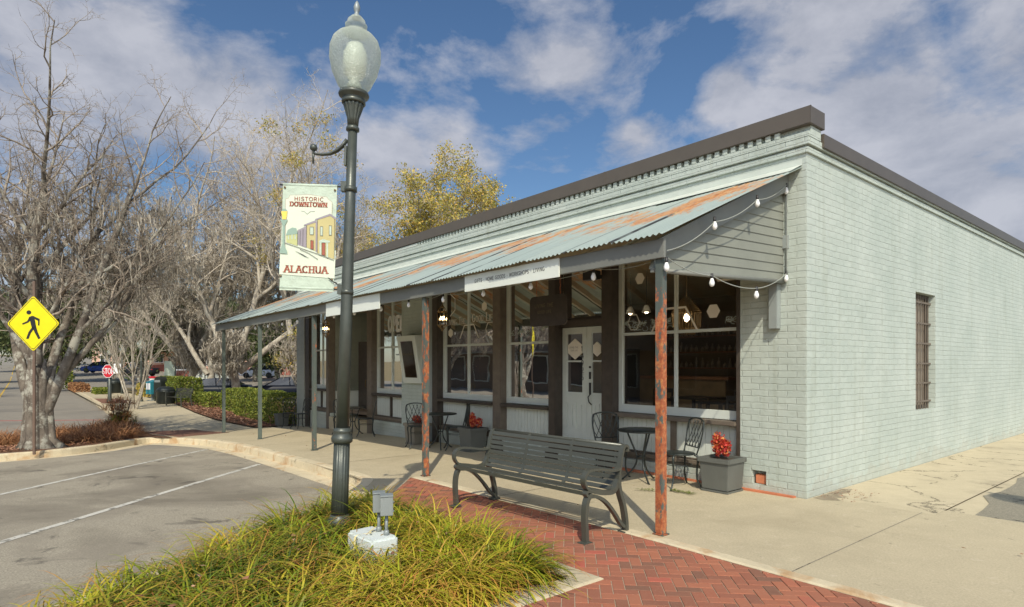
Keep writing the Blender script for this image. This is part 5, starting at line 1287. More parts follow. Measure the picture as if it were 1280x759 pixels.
# ------------------------------------------------------------------ hedges and shrubs
def hedge(name, label, u0, u1, v0, v1, h, n, size, seed, mat='leaf_hedge', group=None, cat='hedge'):
    uc, vc = (u0+u1)/2, (v0+v1)/2; t = uthing(name, label, cat, uc, vc, 0, group=group); rg = np.random.default_rng(seed)
    hx, hy = (u1-u0)/2, (v1-v0)/2; p = rg.random((n, 3))*2-1
    face = rg.integers(0, 6, n); 
    for i in range(n):
        f = face[i]
        if f < 2: p[i, 1] = (-1 if f else 1)*(1-.12*rg.random())
        elif f < 3: p[i, 0] = (1 if rg.random() < .5 else -1)*(1-.08*rg.random())
        elif f < 5: p[i, 2] = 1-.15*rg.random()
    bul = 1+.05*np.sin(p[:, 0]*9+seed)+.04*np.sin(p[:, 2]*5)
    P_ = np.stack([p[:, 0]*hx*(1-.02*p[:, 2]), p[:, 1]*hy*bul*(1-.06*(p[:, 2] > .8)), (p[:, 2]*.5+.5)*h*(1+.04*np.sin(p[:, 0]*7+seed*2))], 1); P_[:, 2] = np.maximum(P_[:, 2], .03)
    v, q, r_ = quadcloud(P_, size, rg, .2, .8); np_mesh('foliage', v, q, M[mat], t, attrs={'rnd': r_})
    st_ = MB(); rg2 = random.Random(seed)
    for k in range(int((u1-u0)*4)): x = rg2.uniform(-hx*.95, hx*.95); y = rg2.uniform(-hy*.5, hy*.5); st_.tube([(x, y, -.05), (x+rg2.uniform(-.1, .1), y, h*.5), (x+rg2.uniform(-.15, .15), y, h*.85)], [.012, .009, .005], 4)
    st_.build('stems', M['bark_big'], t); return t
HG = 'clipped hedges beside the pavement'
hedge('hedge', 'sunlit clipped hedge right behind the far awning posts, reaching the shop', 17.2, 22.4, -.55, .55, 1.02, 15000, .055, 1, group=HG)
hedge('hedge', 'lower darker hedge block immediately left of the long sunlit hedge', 22.7, 25.3, -.3, .9, .95, 8000, .06, 2, group=HG)
hedge('hedge', 'long clipped hedge behind the far metal bench', 30.4, 36.2, -1.1, .2, 1.25, 11000, .075, 3, group=HG)
hedge('shrub', 'loose green shrub between the far bench and the hedge', 26.2, 28.6, -.6, .3, .62, 3500, .07, 4, cat='shrub')
hedge('shrub', 'small round bright green shrub cushion on the far kerb', 44, 46.4, -3.2, -2.4, .40, 2200, .09, 5, cat='shrub')
hedge('shrub', 'yellow-green low shrubs behind the newspaper box', 38.5, 41.5, -1.3, .3, .8, 3500, .09, 6, 'leaf_gold', cat='shrub')
hedge('shrub', 'upright green shrub on the far left verge', 57.0, 58.4, -4.6, -3.6, 1.7, 2200, .12, 7, cat='shrub')
hedge('shrub', 'low brown dry shrubs along the far kerb beside the pale trunk', 48.5, 55.5, -4.0, -3.1, .55, 3500, .10, 8, 'fern', cat='shrub')
# ------------------------------------------------------------------ blades: strap-leaf grass in the bed, dry ferns on the island
def blades(name, centers, nb, L, wd, lean, seed, mat, droop=1.0, seg=6, zoff=0.0, kind='stuff', label=None, cat=None, tint=None):
    rg = np.random.default_rng(seed); n = len(centers)*nb; C = np.repeat(np.array(centers), nb, axis=0)
    az = rg.random(n)*2*math.pi if nb < 200 else np.repeat(rg.random(len(centers))*2*math.pi, nb)+rg.normal(size=n)*1.25; ln = L*(.55+.6*rg.random(n)); ph = R(lean[0])+(R(lean[1])-R(lean[0]))*rg.random(n)**.8
    base = C+np.stack([np.cos(az), np.sin(az), np.zeros(n)], 1)*(rg.random(n)*(.09 if nb > 200 else .05))[:, None]; w0 = wd*(.6+.75*rg.random(n)); shade = np.clip(np.repeat(rg.random(len(centers)) if tint is None else tint, nb)*.55+rg.random(n)*.45, 0, 1)
    t = np.linspace(0, 1, seg+1); V = np.zeros((n, seg+1, 2, 3), np.float32); tip = np.zeros((n, seg+1, 2), np.float32); sideb = np.stack([-np.sin(az), np.cos(az), np.zeros(n)], 1)
    h = np.zeros(n); x = np.zeros(n); dr = droop*(1.1+1.5*rg.random(n)); tipm = (rg.random(n) < .55)*(.4+.6*rg.random(n)); azw = rg.normal(size=n)*.35
    for j in range(seg+1):
        a = ph+dr*t[j]**1.3
        if j: st_ = ln/seg; x = x+np.sin(a)*st_; h = h+np.cos(a)*st_
        aa = az+azw*t[j]; pos = base+np.stack([np.cos(aa)*x, np.sin(aa)*x, np.maximum(h, -.04*0+.0+.01)], 1)
        w_ = w0*np.minimum(1, .55+1.2*t[j])*(1-t[j]**2.2)+.0006
        V[:, j, 0] = pos-sideb*w_[:, None]*.5; V[:, j, 1] = pos+sideb*w_[:, None]*.5; V[:, j, :, 2] += (w0*.12)[:, None]*0
        tip[:, j, :] = (tipm*np.clip((t[j]-.45)*2.4, 0, 1))[:, None]
    idx = np.arange(n*(seg+1)*2).reshape(n, seg+1, 2); Q = np.stack([idx[:, :-1, 0], idx[:, :-1, 1], idx[:, 1:, 1], idx[:, 1:, 0]], -1).reshape(-1, 4)
    o = np_mesh(name, V.reshape(-1, 3), Q, M[mat], None, attrs={'rnd': np.repeat(shade, (seg+1)*2), 'tip': tip.ravel()}); o['kind'] = kind
    if label: o['label'] = label
    if cat: o['category'] = cat
    return o
def inside(p, poly):
    x, y = p; c = False
    for i in range(len(poly)):
        (x1, y1), (x2, y2) = poly[i], poly[i-1]
        if (y1 > y) != (y2 > y) and x < (x2-x1)*(y-y1)/(y2-y1)+x1: c = not c
    return c
bedp = [(3.0, -4.55), (2.75, -4.25), (.25, -4.22), (.0, -4.6), (-.0, -8.6), (.35, -8.6), (1.25, -6.75), (2.25, -5.45)]
rg = random.Random(11); cents = []; tries = 0
while len(cents) < 230 and tries < 60000:
    tries += 1; u, v = rg.uniform(-.2, 3.5), rg.uniform(-8.6, -4.1)
    if not inside((u, v), bedp): continue
    p = W(u, v, G(u)-.04)
    if p.y < 2.3: continue
    if math.hypot(p.x-LX, p.y-LY) < .20 or (abs(p.x+1.085) < .24 and abs(p.y-4.80) < .22): continue
    if any((p.x-q[0])**2+(p.y-q[1])**2 < .175**2 for q in cents): continue
    cents.append(tuple(p))
nz_ = [mnoise.noise(Vector((c[0]*.9, c[1]*.9, 2)))*.5+.5 for c in cents]
blades('strap_leaf_grass', cents, 270, .66, .0125, (6, 64), 5, 'grass', droop=1.25, seg=8, label='arching yellow-green strap-leaf ground cover filling the planting bed', cat='ground cover', tint=np.clip(np.array(nz_)*2.0-.55+np.random.default_rng(2).random(len(cents))*.3, 0, 1))
isl = [(13.75, -6.9), (14.3, -6.0), (15.9, -4.75), (17.3, -4.45), (20.3, -4.6), (18.2, -6.6), (18.0, -9.5), (13.9, -9.5)]
cf = []; ch_ = []
while len(cf) < 210:
    u, v = rg.uniform(13.5, 21), rg.uniform(-9.6, -4.3)
    if inside((u, v), isl) and (v > -6.6 or u > 15.6): cf.append(tuple(W(u, v, G(u)+.02)))
blades('dry_fern', cf, 75, .62, .016, (10, 75), 6, 'fern', droop=.8, seg=4, label='rust-brown dried ferns covering the mulch island', cat='ground cover')
cs2 = [tuple(W(20.2+rg.uniform(-.5, .5), -4.62+rg.uniform(-.28, .35), G(20)+.02)) for _ in range(16)]
bsh = uthing('dry_bush', 'tall brown and green half-dry bush at the tip of the mulch island', 'bush', 20.0, -4.6, 0)
_r = random.Random(77)
for (nm_, mt_, sp_, sd_, hb) in (('foliage', 'fern', .42, 9, 1.15), ('green_foliage', 'leaf_hedge', .38, 10, .55)):
    fb_ = blades(nm_, [(_r.gauss(0, sp_*.45), _r.gauss(0, sp_*.45), _r.random()**1.5*hb*.75) for _ in range(70 if mt_ == 'fern' else 30)], 34, .40, .016, (0, 80), sd_, mt_, droop=.7, seg=3); del fb_['kind']; fb_.parent = bsh
m = MB(); 
for k in range(14): a = k*2.4; m.tube([(.05*math.cos(a), .05*math.sin(a), -.03), (.2*math.cos(a), .2*math.sin(a), .45), (.33*math.cos(a), .33*math.sin(a), .95)], [.012, .009, .004], 4)
m.build('stems', M['bark_big'], bsh)
def litter(name, poly, n, size, seed, zo, label):
    rg = random.Random(seed); pts = []
    us_ = [p[0] for p in poly]; vs_ = [p[1] for p in poly]
    while len(pts) < n:
        u, v = rg.uniform(min(us_), max(us_)), rg.uniform(min(vs_), max(vs_))
        if inside((u, v), poly): pts.append(tuple(W(u, v, Gz(u, v)+zo+rg.uniform(0, .03))))
    r2 = np.random.default_rng(seed); v, q, rr = quadcloud(np.array(pts), size, r2, 0, .8); 
    P_ = np.repeat(np.array(pts), 4, axis=0); v[:, 2] = P_[:, 2]+(v[:, 2]-P_[:, 2])*.35+.004
    o = np_mesh(name, v, q, M['litter'], None, attrs={'rnd': rr}); tag(o, label, 'leaf litter', kind='stuff'); return o
litter('leaf_litter', isl+[(13.6, -11)], 5200, .085, 1, .015, 'brown fallen leaves over the mulch island')
litter('leaf_litter', [(16.9, -1.25), (20.5, -1.55), (24.2, -1.48), (30, -1.15), (36, -1.1), (36, .5), (16.9, -.3)], 4500, .08, 2, .03, 'reddish fallen leaves on the mulch in front of the hedges')
litter('fallen_leaves', [(4.8, -3.9), (16, -4.6), (16, -1), (-3, -.4), (-3, -2.6), (4.8, -2.8)], 60, .035, 3, .002, 'a few scattered dry leaves on the pavement and kerb')
blades('dead_thatch', [c for c in cents if rg.random() < .75], 60, .40, .009, (45, 88), 15, 'fern', droop=.5, seg=4, label='brown dead thatch and bent blades low in the planting bed', cat='ground cover')
litter('leaf_litter', [(.3, -4.4), (2.6, -4.5), (1.6, -6.2), (.1, -7.5)], 40, .045, 12, .22, 'odd curled brown leaves caught in the strap-leaf grass')
litter('gravel', [(-.03, .15), (-.05, 1.1), (-.5, .9), (-.45, .2)], 130, .022, 5, .003, 'loose crumbled mortar and grit at the foot of the building corner')
litter('leaf_litter', [(-.05, -4.15), (-.15, -4.9), (.6, -4.4), (.6, -4.15)], 160, .035, 4, -.04, 'brown leaf crumbs in the corner of the planting bed')
cw = [tuple(W(1.18+rg.uniform(-.14, .1), -.82+rg.uniform(-.03, .03), .0)) for _ in range(10)]+[tuple(W(1.45+k*.05, -1.0-k*.03, .0)) for k in range(4)]
blades('weeds', cw, 14, .06, .010, (20, 85), 8, 'leaf_hedge', droop=.6, seg=3, label='tiny weeds in the pavement crack by the corner planter', cat='weeds')
# ------------------------------------------------------------------ far street furniture
def street_bench2(u, v, rot):
    t = uthing('park_bench', 'small dark metal bench in front of the far clipped hedge', 'bench', u, v, 0, rot=rot)
    for x in (-.8, .8): m = MB(); m.bar([(x, -.22, 0), (x, -.25, .42)], .05, .04, (1, 0, 0)); m.bar([(x, .25, 0), (x, .18, .42), (x, .28, .84)], .05, .04, (1, 0, 0)); m.bar([(x, .22, .64), (x, -.24, .64), (x, -.25, .42)], .05, .03, (1, 0, 0)); m.build('side_frame', M['bench_metal'], t)
    m = MB(); 
    for k in range(7): m.box(-.8, .8, -.24+k*.062, -.20+k*.062, .42, .432)
    m.build('seat', M['bench_metal'], t); m = MB()
    for k in range(7): m.box(-.8, .8, .19+k*.014, .20+k*.014, .46+k*.055, .495+k*.055)
    m.build('backrest', M['bench_metal'], t)
street_bench2(28.3, -1.35, R(12))
def bin_(x, y, label, h=1.15, r=.33):
    t = thing('litter_bin', label, 'litter bin', (x, y, gnd(x, y)), 0, 'dark green litter bins')
    m = MB(); m.lathe([(0, 0), (r*.85, 0), (r*.9, .05), (r, .1), (r, h*.68), (r*1.06, h*.7), (r*1.06, h*.74)], 24, flute=.05, nf=24); m.build('barrel', M['iron'], t)
    m = MB(); m.lathe([(r*1.06, h*.74), (r*.98, h*.82), (r*.75, h*.95), (r*.3, h), (0, h)], 20); m.build('lid', M['iron'], t)
bin_(-17.15, 30.0, 'dark litter bin nearest the far bench', .86, .42); bin_(-27.2, 41.5, 'dark bin under the double lamps', .95, .45)
# mailbox-like drop box and newspaper boxes
x, y = -18.6, 32.2; t = thing('drop_box', 'tall dark green round-topped drop box beside the blue newspaper box', 'mailbox', (x, y, gnd(x, y)), R(-25))
m = MB(); pl = [(-.30, .25), (.30, .25)]+arcp(0, 1.0, .30, .30, 0, 180, 10); m.prism(pl, -.27, .27, Matrix.Rotation(R(90), 4, 'X')); m.build('body', M['iron'], t, recalc=True, bevel=.01)
m = MB(); [m.box(a, a+.05, b, b+.05, 0, .25) for a in (-.28, .23) for b in (-.25, .2)]; m.build('feet', M['iron'], t)
m = MB(); m.box(-.22, .22, -.285, -.272, 1.0, 1.12); m.build('slot', M['gal'], t)
def newsbox(x, y, mat, label, h=1.0):
    t = thing('newspaper_box', label, 'newspaper box', (x, y, gnd(x, y)), R(-30), 'newspaper boxes by the far pavement')
    m = MB(); m.box(-.24, .24, -.22, .22, .35, h); m.add([(-.24, -.22, h), (.24, -.22, h), (.24, .22, h), (-.24, .22, h), (-.24, .1, h+.12), (.24, .1, h+.12)], [(0, 1, 5, 4), (2, 3, 4, 5), (1, 2, 5), (3, 0, 4)]); m.build('case', mat, t)
    m = MB(); m.box(-.17, .17, -.235, -.222, .6, h-.06); m.build('window', M['sign_w'], t); m = MB(); m.box(-.05, .05, -.05, .05, 0, .35); m.box(-.2, .2, -.2, .2, 0, .03); m.build('pedestal', M['gal'], t)
newsbox(-19.35, 32.6, basic('teal_blue_enamel', (.03, .22, .28), .4), 'teal blue newspaper box left of the dark drop box')
newsbox(-20.6, 35.0, basic('cream_enamel', (.62, .60, .50), .4), 'cream newspaper box with a red top behind the teal one', 1.15)
m = MB(); m.box(-.26, .26, -.24, .24, 1.16, 1.26); bpy.data.objects['newspaper_box.001'] and m.build('red_top', M['sign_r'], bpy.data.objects['newspaper_box.001'])
# far lamp posts: same lamps, shorter pattern
def far_lamp(x, y, s, label, arms=False):
    c = copy_tree(lamp); c.location = (x, y, gnd(x, y)); c.scale = (s*1.25, s*1.25, s); c.rotation_euler = (0, 0, 0); tag(c, label, group='street lamps down the street')
    for ch in [k for k in c.children if k.name.split('.')[0] in ('bracket_arm', 'banner_rod')]: bpy.data.objects.remove(ch, do_unlink=True)
    return c
far_lamp(-19.47, 31.8, .68, 'dark green lamp post beside the crape myrtle and newspaper boxes')
far_lamp(-26.0, 40.4, .66, 'street lamp rising over the far bin, right of the STOP sign')
far_lamp(-31.2, 47.0, .66, 'street lamp directly above and behind the STOP sign')
# small banners / panels seen in the distance
def far_panel(x, y, z0, z1, w, label, mat='sign_w'):
    t = thing('street_banner', label, 'banner', (x, y, gnd(x, y)), 0, 'pale banners down the street'); g_ = 0
    m = MB(); m.box(-w/2, w/2, -.01, .01, z0, z1); m.build('cloth', mat if not isinstance(mat, str) else M[mat], t); m = MB(); m.box(w/2, w/2+.08, -.04, .04, 0, z1+.1); m.build('post', M['lamp_iron'], t)
far_panel(-26.25, 40.3, 1.35, 2.0, .5, 'small white banner under the lamp right of the STOP sign'); far_panel(-24.6, 43.5, 1.0, 2.2, .75, 'pale banner seen through the crape myrtle stems', 'ban')

# ------------------------------------------------------------------ cars
M['tyre'] = basic('black_tyre', (.02, .02, .02), .8); M['rim'] = basic('silver_rim', (.45, .45, .46), .3, .8, var=0); M['car_glass'] = basic('dark_car_glass', (.02, .025, .03), .08, spec=.8, var=0)
M['lampglass'] = basic('clear_headlight', (.75, .75, .72), .15, var=0); M['taillight'] = basic('red_tail_light', (.45, .02, .02), .3, var=0)
def car(label, x, y, rot, col, kind='sedan', group='cars parked beyond the hedge'):
    z = gnd(x, y)+(.14 if False else .0); t = thing('parked_car', label, 'car', (x, y, z), rot, group)
    mt = NT('car_paint_'+kind); mt.b.inputs['Coat Weight'].default_value = 0; mt.fin(col, .35, 0, None, .12); paint = mt.m
    L, Wd = (4.6, 1.8) if kind != 'pickup' else (5.4, 1.95)
    # body sections along x: (x, half width, bottom, shoulder, )
    if kind == 'sedan': prof = [(-2.3, .35, .62), (-2.22, .25, .78), (-1.5, .20, .90), (-.6, .20, .95), (.8, .20, .95), (1.6, .20, .98), (2.15, .24, .95), (2.3, .35, .75)]; cab = [(-1.05, .93), (-.25, 1.38), (.35, 1.44), (1.0, 1.38), (1.75, .97)]
    elif kind == 'suv': prof = [(-2.3, .38, .75), (-2.2, .28, .95), (-1.4, .24, 1.05), (0, .24, 1.08), (1.6, .24, 1.1), (2.2, .28, 1.08), (2.3, .38, .9)]; cab = [(-1.15, 1.05), (-.5, 1.62), (.4, 1.70), (1.7, 1.66), (2.2, 1.1)]
    else: prof = [(-2.7, .45, .85), (-2.6, .32, 1.08), (-1.6, .30, 1.15), (-.6, .30, 1.15), (1.0, .30, 1.15), (2.6, .32, 1.15), (2.7, .45, 1.05)]; cab = [(-1.2, 1.14), (-.55, 1.75), (.1, 1.82), (.95, 1.78), (1.15, 1.14)]
    m = MB(); secs = []
    for (px, zb, zt) in prof:
        hw = Wd/2*(1-.12*(abs(px)/(L/2))**4); secs.append([(px, -hw*.93, zb), (px, -hw, zb+.12), (px, -hw*1.0, (zb+zt)/2+.05), (px, -hw*.95, zt-.06), (px, -hw*.82, zt), (px, hw*.82, zt), (px, hw*.95, zt-.06), (px, hw, (zb+zt)/2+.05), (px, hw, zb+.12), (px, hw*.93, zb)])
    vs = [p for s in secs for p in s]; k = 10; fs = [(i*k+j, i*k+(j+1) % k, (i+1)*k+(j+1) % k, (i+1)*k+j) for i in range(len(secs)-1) for j in range(k)]+[tuple(range(k-1, -1, -1)), tuple((len(secs)-1)*k+j for j in range(k))]
    m.add(vs, fs, True)
    body = m.build('body', paint, t, recalc=True)
    c = MB(); hw0, hw1 = Wd/2*.86, Wd/2*.70; ztop = max(z for _, z in cab)
    vs = []; 
    for (px, z) in cab: f = (z-cab[0][1])/(ztop-cab[0][1]); w_ = hw0+(hw1-hw0)*f; vs += [(px, -w_, z), (px, w_, z)]
    n = len(cab); c.add(vs, [(2*i, 2*i+1, 2*i+3, 2*i+2) for i in range(1, n-2)]+[]); c.build('roof_panel', paint, t, recalc=True)
    gq = MB(); gq.add(vs, [(0, 1, 3, 2), (2*n-4, 2*n-3, 2*n-1, 2*n-2), tuple(2*i for i in range(n)), tuple(2*i+1 for i in range(n-1, -1, -1))]); gq.build('windows', M['car_glass'], t)
    pm = MB()
    for s in (-1, 1):
        j = 0 if s < 0 else 1
        for i in (0, n-2): a, b = Vector(vs[2*i+j]), Vector(vs[2*i+2+j]); pm.tube([a, b], .035, 4)
        a = Vector(vs[4+j]); pm.tube([a, (a.x+.05, s*hw0, cab[0][1])], .03, 4)
    pm.build('pillars', paint, t)
    wx = 1.38 if kind != 'pickup' else 1.7; rr = .32 if kind == 'sedan' else .38
    for px in (-wx, wx):
        for s in (-1, 1):
            MM = Matrix.Translation((px, s*(Wd/2-.12), rr)) @ Matrix.Rotation(R(90), 4, 'X'); w_ = MB(); w_.lathe([(rr*.55, -.125), (rr*.95, -.12), (rr, -.08), (rr, .08), (rr*.95, .12), (rr*.55, .125)], 24, (0, 0, 0), MM); wo = w_.build('wheel', M['tyre'], t)
            r_ = MB(); r_.lathe([(0, -.11), (rr*.3, -.115), (rr*.62, -.10), (rr*.62, .10), (rr*.3, .115), (0, .11)], 16, (0, 0, 0), MM); r_.build('rim', M['rim'], wo)
    zh = prof[1][2]-.14
    for s in (-1, 1):
        h_ = MB(); h_.box(-L/2-.005, -L/2+.18, s*Wd*.40-.16, s*Wd*.40+.10*0+.12, zh-.08, zh+.06); h_.build('headlight', M['lampglass'], t, bevel=.02)
        h_ = MB(); h_.box(L/2-.15, L/2+.008, s*Wd*.40-.12, s*Wd*.40+.12, zh-.06, zh+.08); h_.build('tail_light', M['taillight'], t, bevel=.02)
    b = MB(); b.box(-L/2-.03, -L/2+.06, -Wd*.36, Wd*.36, prof[0][1]-.05, prof[0][1]+.10); b.build('bumper', M['black'], t, bevel=.02)
    return t
car('dark blue-black sedan behind the low end of the hedge, headlight towards the pavement', -16.6, 33.5, R(14), (.012, .018, .03), 'sedan').scale = (.9, .9, .84)
car('dark navy car behind the long sunlit hedge, seen between the two far awning posts', -13.0, 34.5, R(18), (.012, .016, .028), 'sedan').scale = (.9, .9, .84)
car('dark grey pickup across the far lot beyond the crape myrtle', -51.5, 83, R(0), (.02, .022, .028), 'pickup')
car('white car far behind, between the forked pale oak and the left awning post', -38, 78, R(10), (.65, .66, .66), 'sedan')
car('white car far behind, just left of the second far awning post', -33, 79, R(10), (.62, .64, .68), 'suv')
car('silver car in the far lot under the mossy limbs', -45.5, 84, R(190), (.4, .42, .44), 'sedan')
car('blue van beyond the far lawn, above and left of the STOP sign', -62, 91, R(5), (.03, .06, .22), 'suv')
# ------------------------------------------------------------------ far buildings
M['pink'] = basic('peach_stucco', (.62, .40, .30), .8, var=.1, vs=.6); M['cream'] = basic('cream_stucco', (.66, .60, .46), .8, var=.08, vs=.6); M['redbase'] = basic('red_brick_base', (.30, .10, .07), .8, var=.2, vs=2); M['dkwin'] = basic('dark_window', (.04, .045, .05), .15, var=0); M['ypost'] = basic('yellow_painted_post', (.75, .45, .02), .5)
def far_building(name, label, x, y, L, Dp, h, rot, wall, trim, nw, posts=None):
    z = gnd(x, y); t = thing(name, label, 'building', (x, y, z), rot); m = MB(); m.box(-L/2, L/2, 0, Dp, -1, h); m.build('wall', M[wall], t)
    m = MB(); m.box(-L/2-.04, L/2+.04, -.05, Dp, -1, .9); m.build('base_course', M[trim], t); m = MB(); m.box(-L/2-.3, L/2+.3, -.3, Dp+.3, h, h+.3); m.build('roof', M['cream'], t)
    for k in range(nw):
        cx = -L/2+L*(k+.5)/nw; w_ = MB(); w_.box(cx-.8, cx+.8, -.06, .04, 1.2, 2.6); wo = w_.build('window', M['sign_w'], t); p = MB()
        for a in (cx-.70, cx+.04): p.box(a, a+.66, -.075, -.062, 1.28, 2.52)
        p.build('pane', M['dkwin'], wo)
    m = MB(); m.box(-.55, .55, -.08, .05, 0, 2.2); m.build('door', M['dkwin'], t)
    if posts:
        for px in posts: m = MB(); m.box(px-.18, px+.18, -3.2, -2.84, -.2, 3); m.build('canopy_post', M['ypost'], t)
        m = MB(); m.box(min(posts)-1, max(posts)+1, -4, 0, 3.0, 3.5); m.build('canopy', M['cream'], t)
far_building('far_shop', 'low peach building with yellow posts beyond the rear parking lot', -55, 98, 26, 12, 4.2, R(0), 'pink', 'redbase', 6, [-2.5, 3.5])
far_building('far_shop', 'long peach-pink building glimpsed behind the forked oak', -34, 88, 22, 12, 5.0, R(6), 'pink', 'redbase', 6)
far_building('far_shop', 'cream building behind the hedge by the end of the shop', -12, 82, 20, 12, 5.0, R(10), 'cream', 'redbase', 5)
# picket fence / small sign frame on the far kerb
ms = thing('monument_sign', 'low brick and white sign panel above the far hedge', 'sign', (-22.3, 46, gnd(-22.3, 46)), R(0))
m = MB(); m.box(-3.2, -1.9, 0, .4, 0, 1.5); m.build('pier', M['redbase'], ms); m = MB(); m.box(-1.85, 1.4, .1, .25, .25, 1.45); m.build('panel', M['sign_white'], ms); m = MB()
for k in range(9): m.box(-1.85+k*.38, -1.81+k*.38, .06, .098, .25, 1.45)
m.box(-1.9, 1.45, .04, .30, 1.45, 1.52); m.build('frame', M['bench_metal'], ms)
M['interior_fill_light'] = emis('interior_fill_glow', (1, .85, .62), 14)  # glowing discs added out of sight to brighten the shop interior
for k, u in enumerate((1.6, 3.4, 5.2, 7.0, 10.6, 12.6, 15.0)):
    t = uthing('interior_fill_light', 'added round fill lamp inside the shop, out of sight behind the window heads', 'lamp', u, .56, 0, ground=False, group='added unseen fill lamps inside the shop'); m = MB(); m.lathe([(0, 3.385), (.17, 3.387), (.18, 3.395), (.18, 3.40)], 20); m.build('diffuser', M['interior_fill_light'], t); m = MB(); m.lathe([(.185, 3.39), (.19, 3.395), (.19, 3.42), (0, 3.42)], 20); m.build('housing', M['sign_w'], t)
# trees across the street, behind the photographer: they stand in the shop windows' reflections
for i, (x, y, s, lb) in enumerate([(-14, -22, .9, 'evergreen across the street, reflected in the shop windows'), (3, -26, 1.0, 'evergreen across the street opposite the entrance')]):
    c = copy_tree(egp); c.location = (x, y, gnd(x, y)-.1); c.scale = (s, s, s); c.rotation_euler = (0, 0, i*1.7); c['label'] = lb

def opp(name, label, u0, u1, h, wall, seed):
    t = uthing(name, label, 'building', (u0+u1)/2, -24, 0, ground=True); L = u1-u0; rg = random.Random(seed)
    m = MB(); m.box(-L/2, L/2, -10, 0, -1, h); m.build('wall', wall, t); m = MB(); m.box(-L/2-.05, L/2+.05, -.02, .1, h-.25, h+.12); m.build('roof_cap', M['cap_metal'], t)
    n = max(2, int(L/3.6))
    for k in range(n):
        cx = -L/2+L*(k+.5)/n; m = MB(); m.box(cx-1.2, cx+1.2, -.04, .05, .5, 2.7); wo = m.build('window', M['frame_paint'], t); m = MB(); m.box(cx-1.12, cx+1.12, .052, .06, .58, 2.62); m.build('pane', M['dkwin'], wo)
    m = MB(); m.box(-L/2+.3, L/2-.3, 0, 1.6, 2.9, 3.0); m.build('canopy', M['fascia_paint'], t)
opp('opposite_shop', 'dark red brick shop across the street, seen only in the window reflections', -6, 12, 6.2, M['redbase'], 1)
opp('opposite_shop', 'tan shop across the street, further left, seen only in reflections', 12.2, 30, 5.4, basic('tan_stucco', (.30, .24, .16), .8), 2)
opp('opposite_shop', 'brown shop across the street at the far end, seen only in reflections', 30.2, 52, 6.0, basic('brown_stucco', (.20, .15, .11), .8), 3)
for i, (u, v, s, lb) in enumerate([(24, -15.5, 1.05, 'bare street tree across the road, its shadow crossing the asphalt'), (34, -16.5, 1.15, 'second bare street tree across the road, casting banded shade'), (46, -15, 1.1, 'third bare street tree farther along the road'), (60, -14, 1.2, 'last bare street tree along the road')]):
    c = copy_tree(big); c.location = W(u, v, Gz(u, v)-.15); c.scale = (s, s, s); c.rotation_euler = (0, 0, 1.3*i+1); c['label'] = lb
# ------------------------------------------------------------------ furniture inside the shop
M['chair_in'] = basic('dark_interior_chair', (.03, .025, .02), .5); M['counter'] = basic('warm_wood_counter', (.30, .15, .08), .5, var=.3)
def inside_table(u, v):
    t = uthing('cafe_table', 'dark square table inside the shop, seen through the %s window' % ('corner' if u < 2 else 'middle of the corner' if u < 4 else 'lettered'), 'table', u, v, 0, ground=False)
    m = MB(); m.box(-.4, .4, -.35, .35, .98, 1.02); m.build('table_top', M['chair_in'], t)
    for a in (-.34, .34):
        for b in (-.3, .3): m = MB(); m.box(a-.025, a+.025, b-.025, b+.025, .27, .98); m.build('leg', M['chair_in'], t)
def inside_chair(u, v, r, lb):
    t = uthing('cafe_chair', lb, 'chair', u, v, 0, rot=r, ground=False); m = MB(); m.box(-.2, .2, -.2, .2, .70, .74); m.build('seat', M['chair_in'], t)
    m = MB(); m.box(-.2, -.17, .17, .2, .74, 1.15); m.box(.17, .2, .17, .2, .74, 1.15); m.box(-.17, .17, .175, .195, 1.07, 1.15); m.box(-.17, .17, .175, .195, .9, .96); m.build('backrest', M['chair_in'], t)
    for a in (-.18, .18):
        for b in (-.18, .18): m = MB(); m.box(a-.018, a+.018, b-.018, b+.018, .27, .70); m.build('leg', M['chair_in'], t)
inside_table(1.9, 1.5); inside_table(2.95, 2.3); inside_table(6.6, 1.6)
inside_chair(2.4, 2.3, R(-80), 'dark chair inside, left of the table behind the corner window'); inside_chair(1.35, .95, R(200), 'dark chair inside, nearest the right jamb of the corner window'); inside_chair(3.6, 2.2, R(60), 'dark chair inside, behind the near porch post'); inside_chair(7.3, 1.5, R(60), 'dark chair inside the lettered window')
ct = uthing('shop_counter', 'long wood-topped counter deep inside behind the corner window', 'counter', 5.1, 4.5, 0, ground=False)
m = MB(); m.box(-1.5, 1.5, -.3, .3, .27, 1.28); m.build('counter_body', basic('tan_counter_front', (.26, .20, .12), .6, var=.3), ct); m = MB(); m.box(-1.6, 1.6, -.36, .36, 1.28, 1.34); m.build('counter_top', M['counter'], ct)
sh = uthing('wall_shelf', 'dark wall shelves with bottles and jars deep inside the corner room', 'shelf', 5.6, 6.2, 0, ground=False)
rg = random.Random(4)
for z in (1.5, 1.9, 2.3): m = MB(); m.box(-1.2, 1.2, -.12, .12, z, z+.03); m.build('shelf_board', M['counter'], sh)
m = MB()
for z in (1.53, 1.93, 2.33):
    for k in range(15): x = -1.1+k*.155+rg.uniform(-.02, .02); h = rg.uniform(.12, .28); m.lathe([(0, 0), (.04, 0), (.04, h*.6), (.015, h*.75), (.015, h), (0, h)], 8, (x, 0, z))
m.build('jars', basic('mixed_jars', (.35, .30, .24), .3, var=.5, vs=9), sh)
fr_ = uthing('drinks_fridge', 'upright fridge with a pale blue door inside, left part of the corner window', 'fridge', 5.5, 3.1, 0, ground=False); m = MB(); m.box(-.3, .3, -.3, .3, .27, 1.95); m.build('cabinet', M['black'], fr_); m = MB(); m.box(-.24, .24, -.312, -.302, .5, 1.85); m.build('fridge_door', basic('pale_cyan_panel', (.35, .55, .58), .3), fr_)
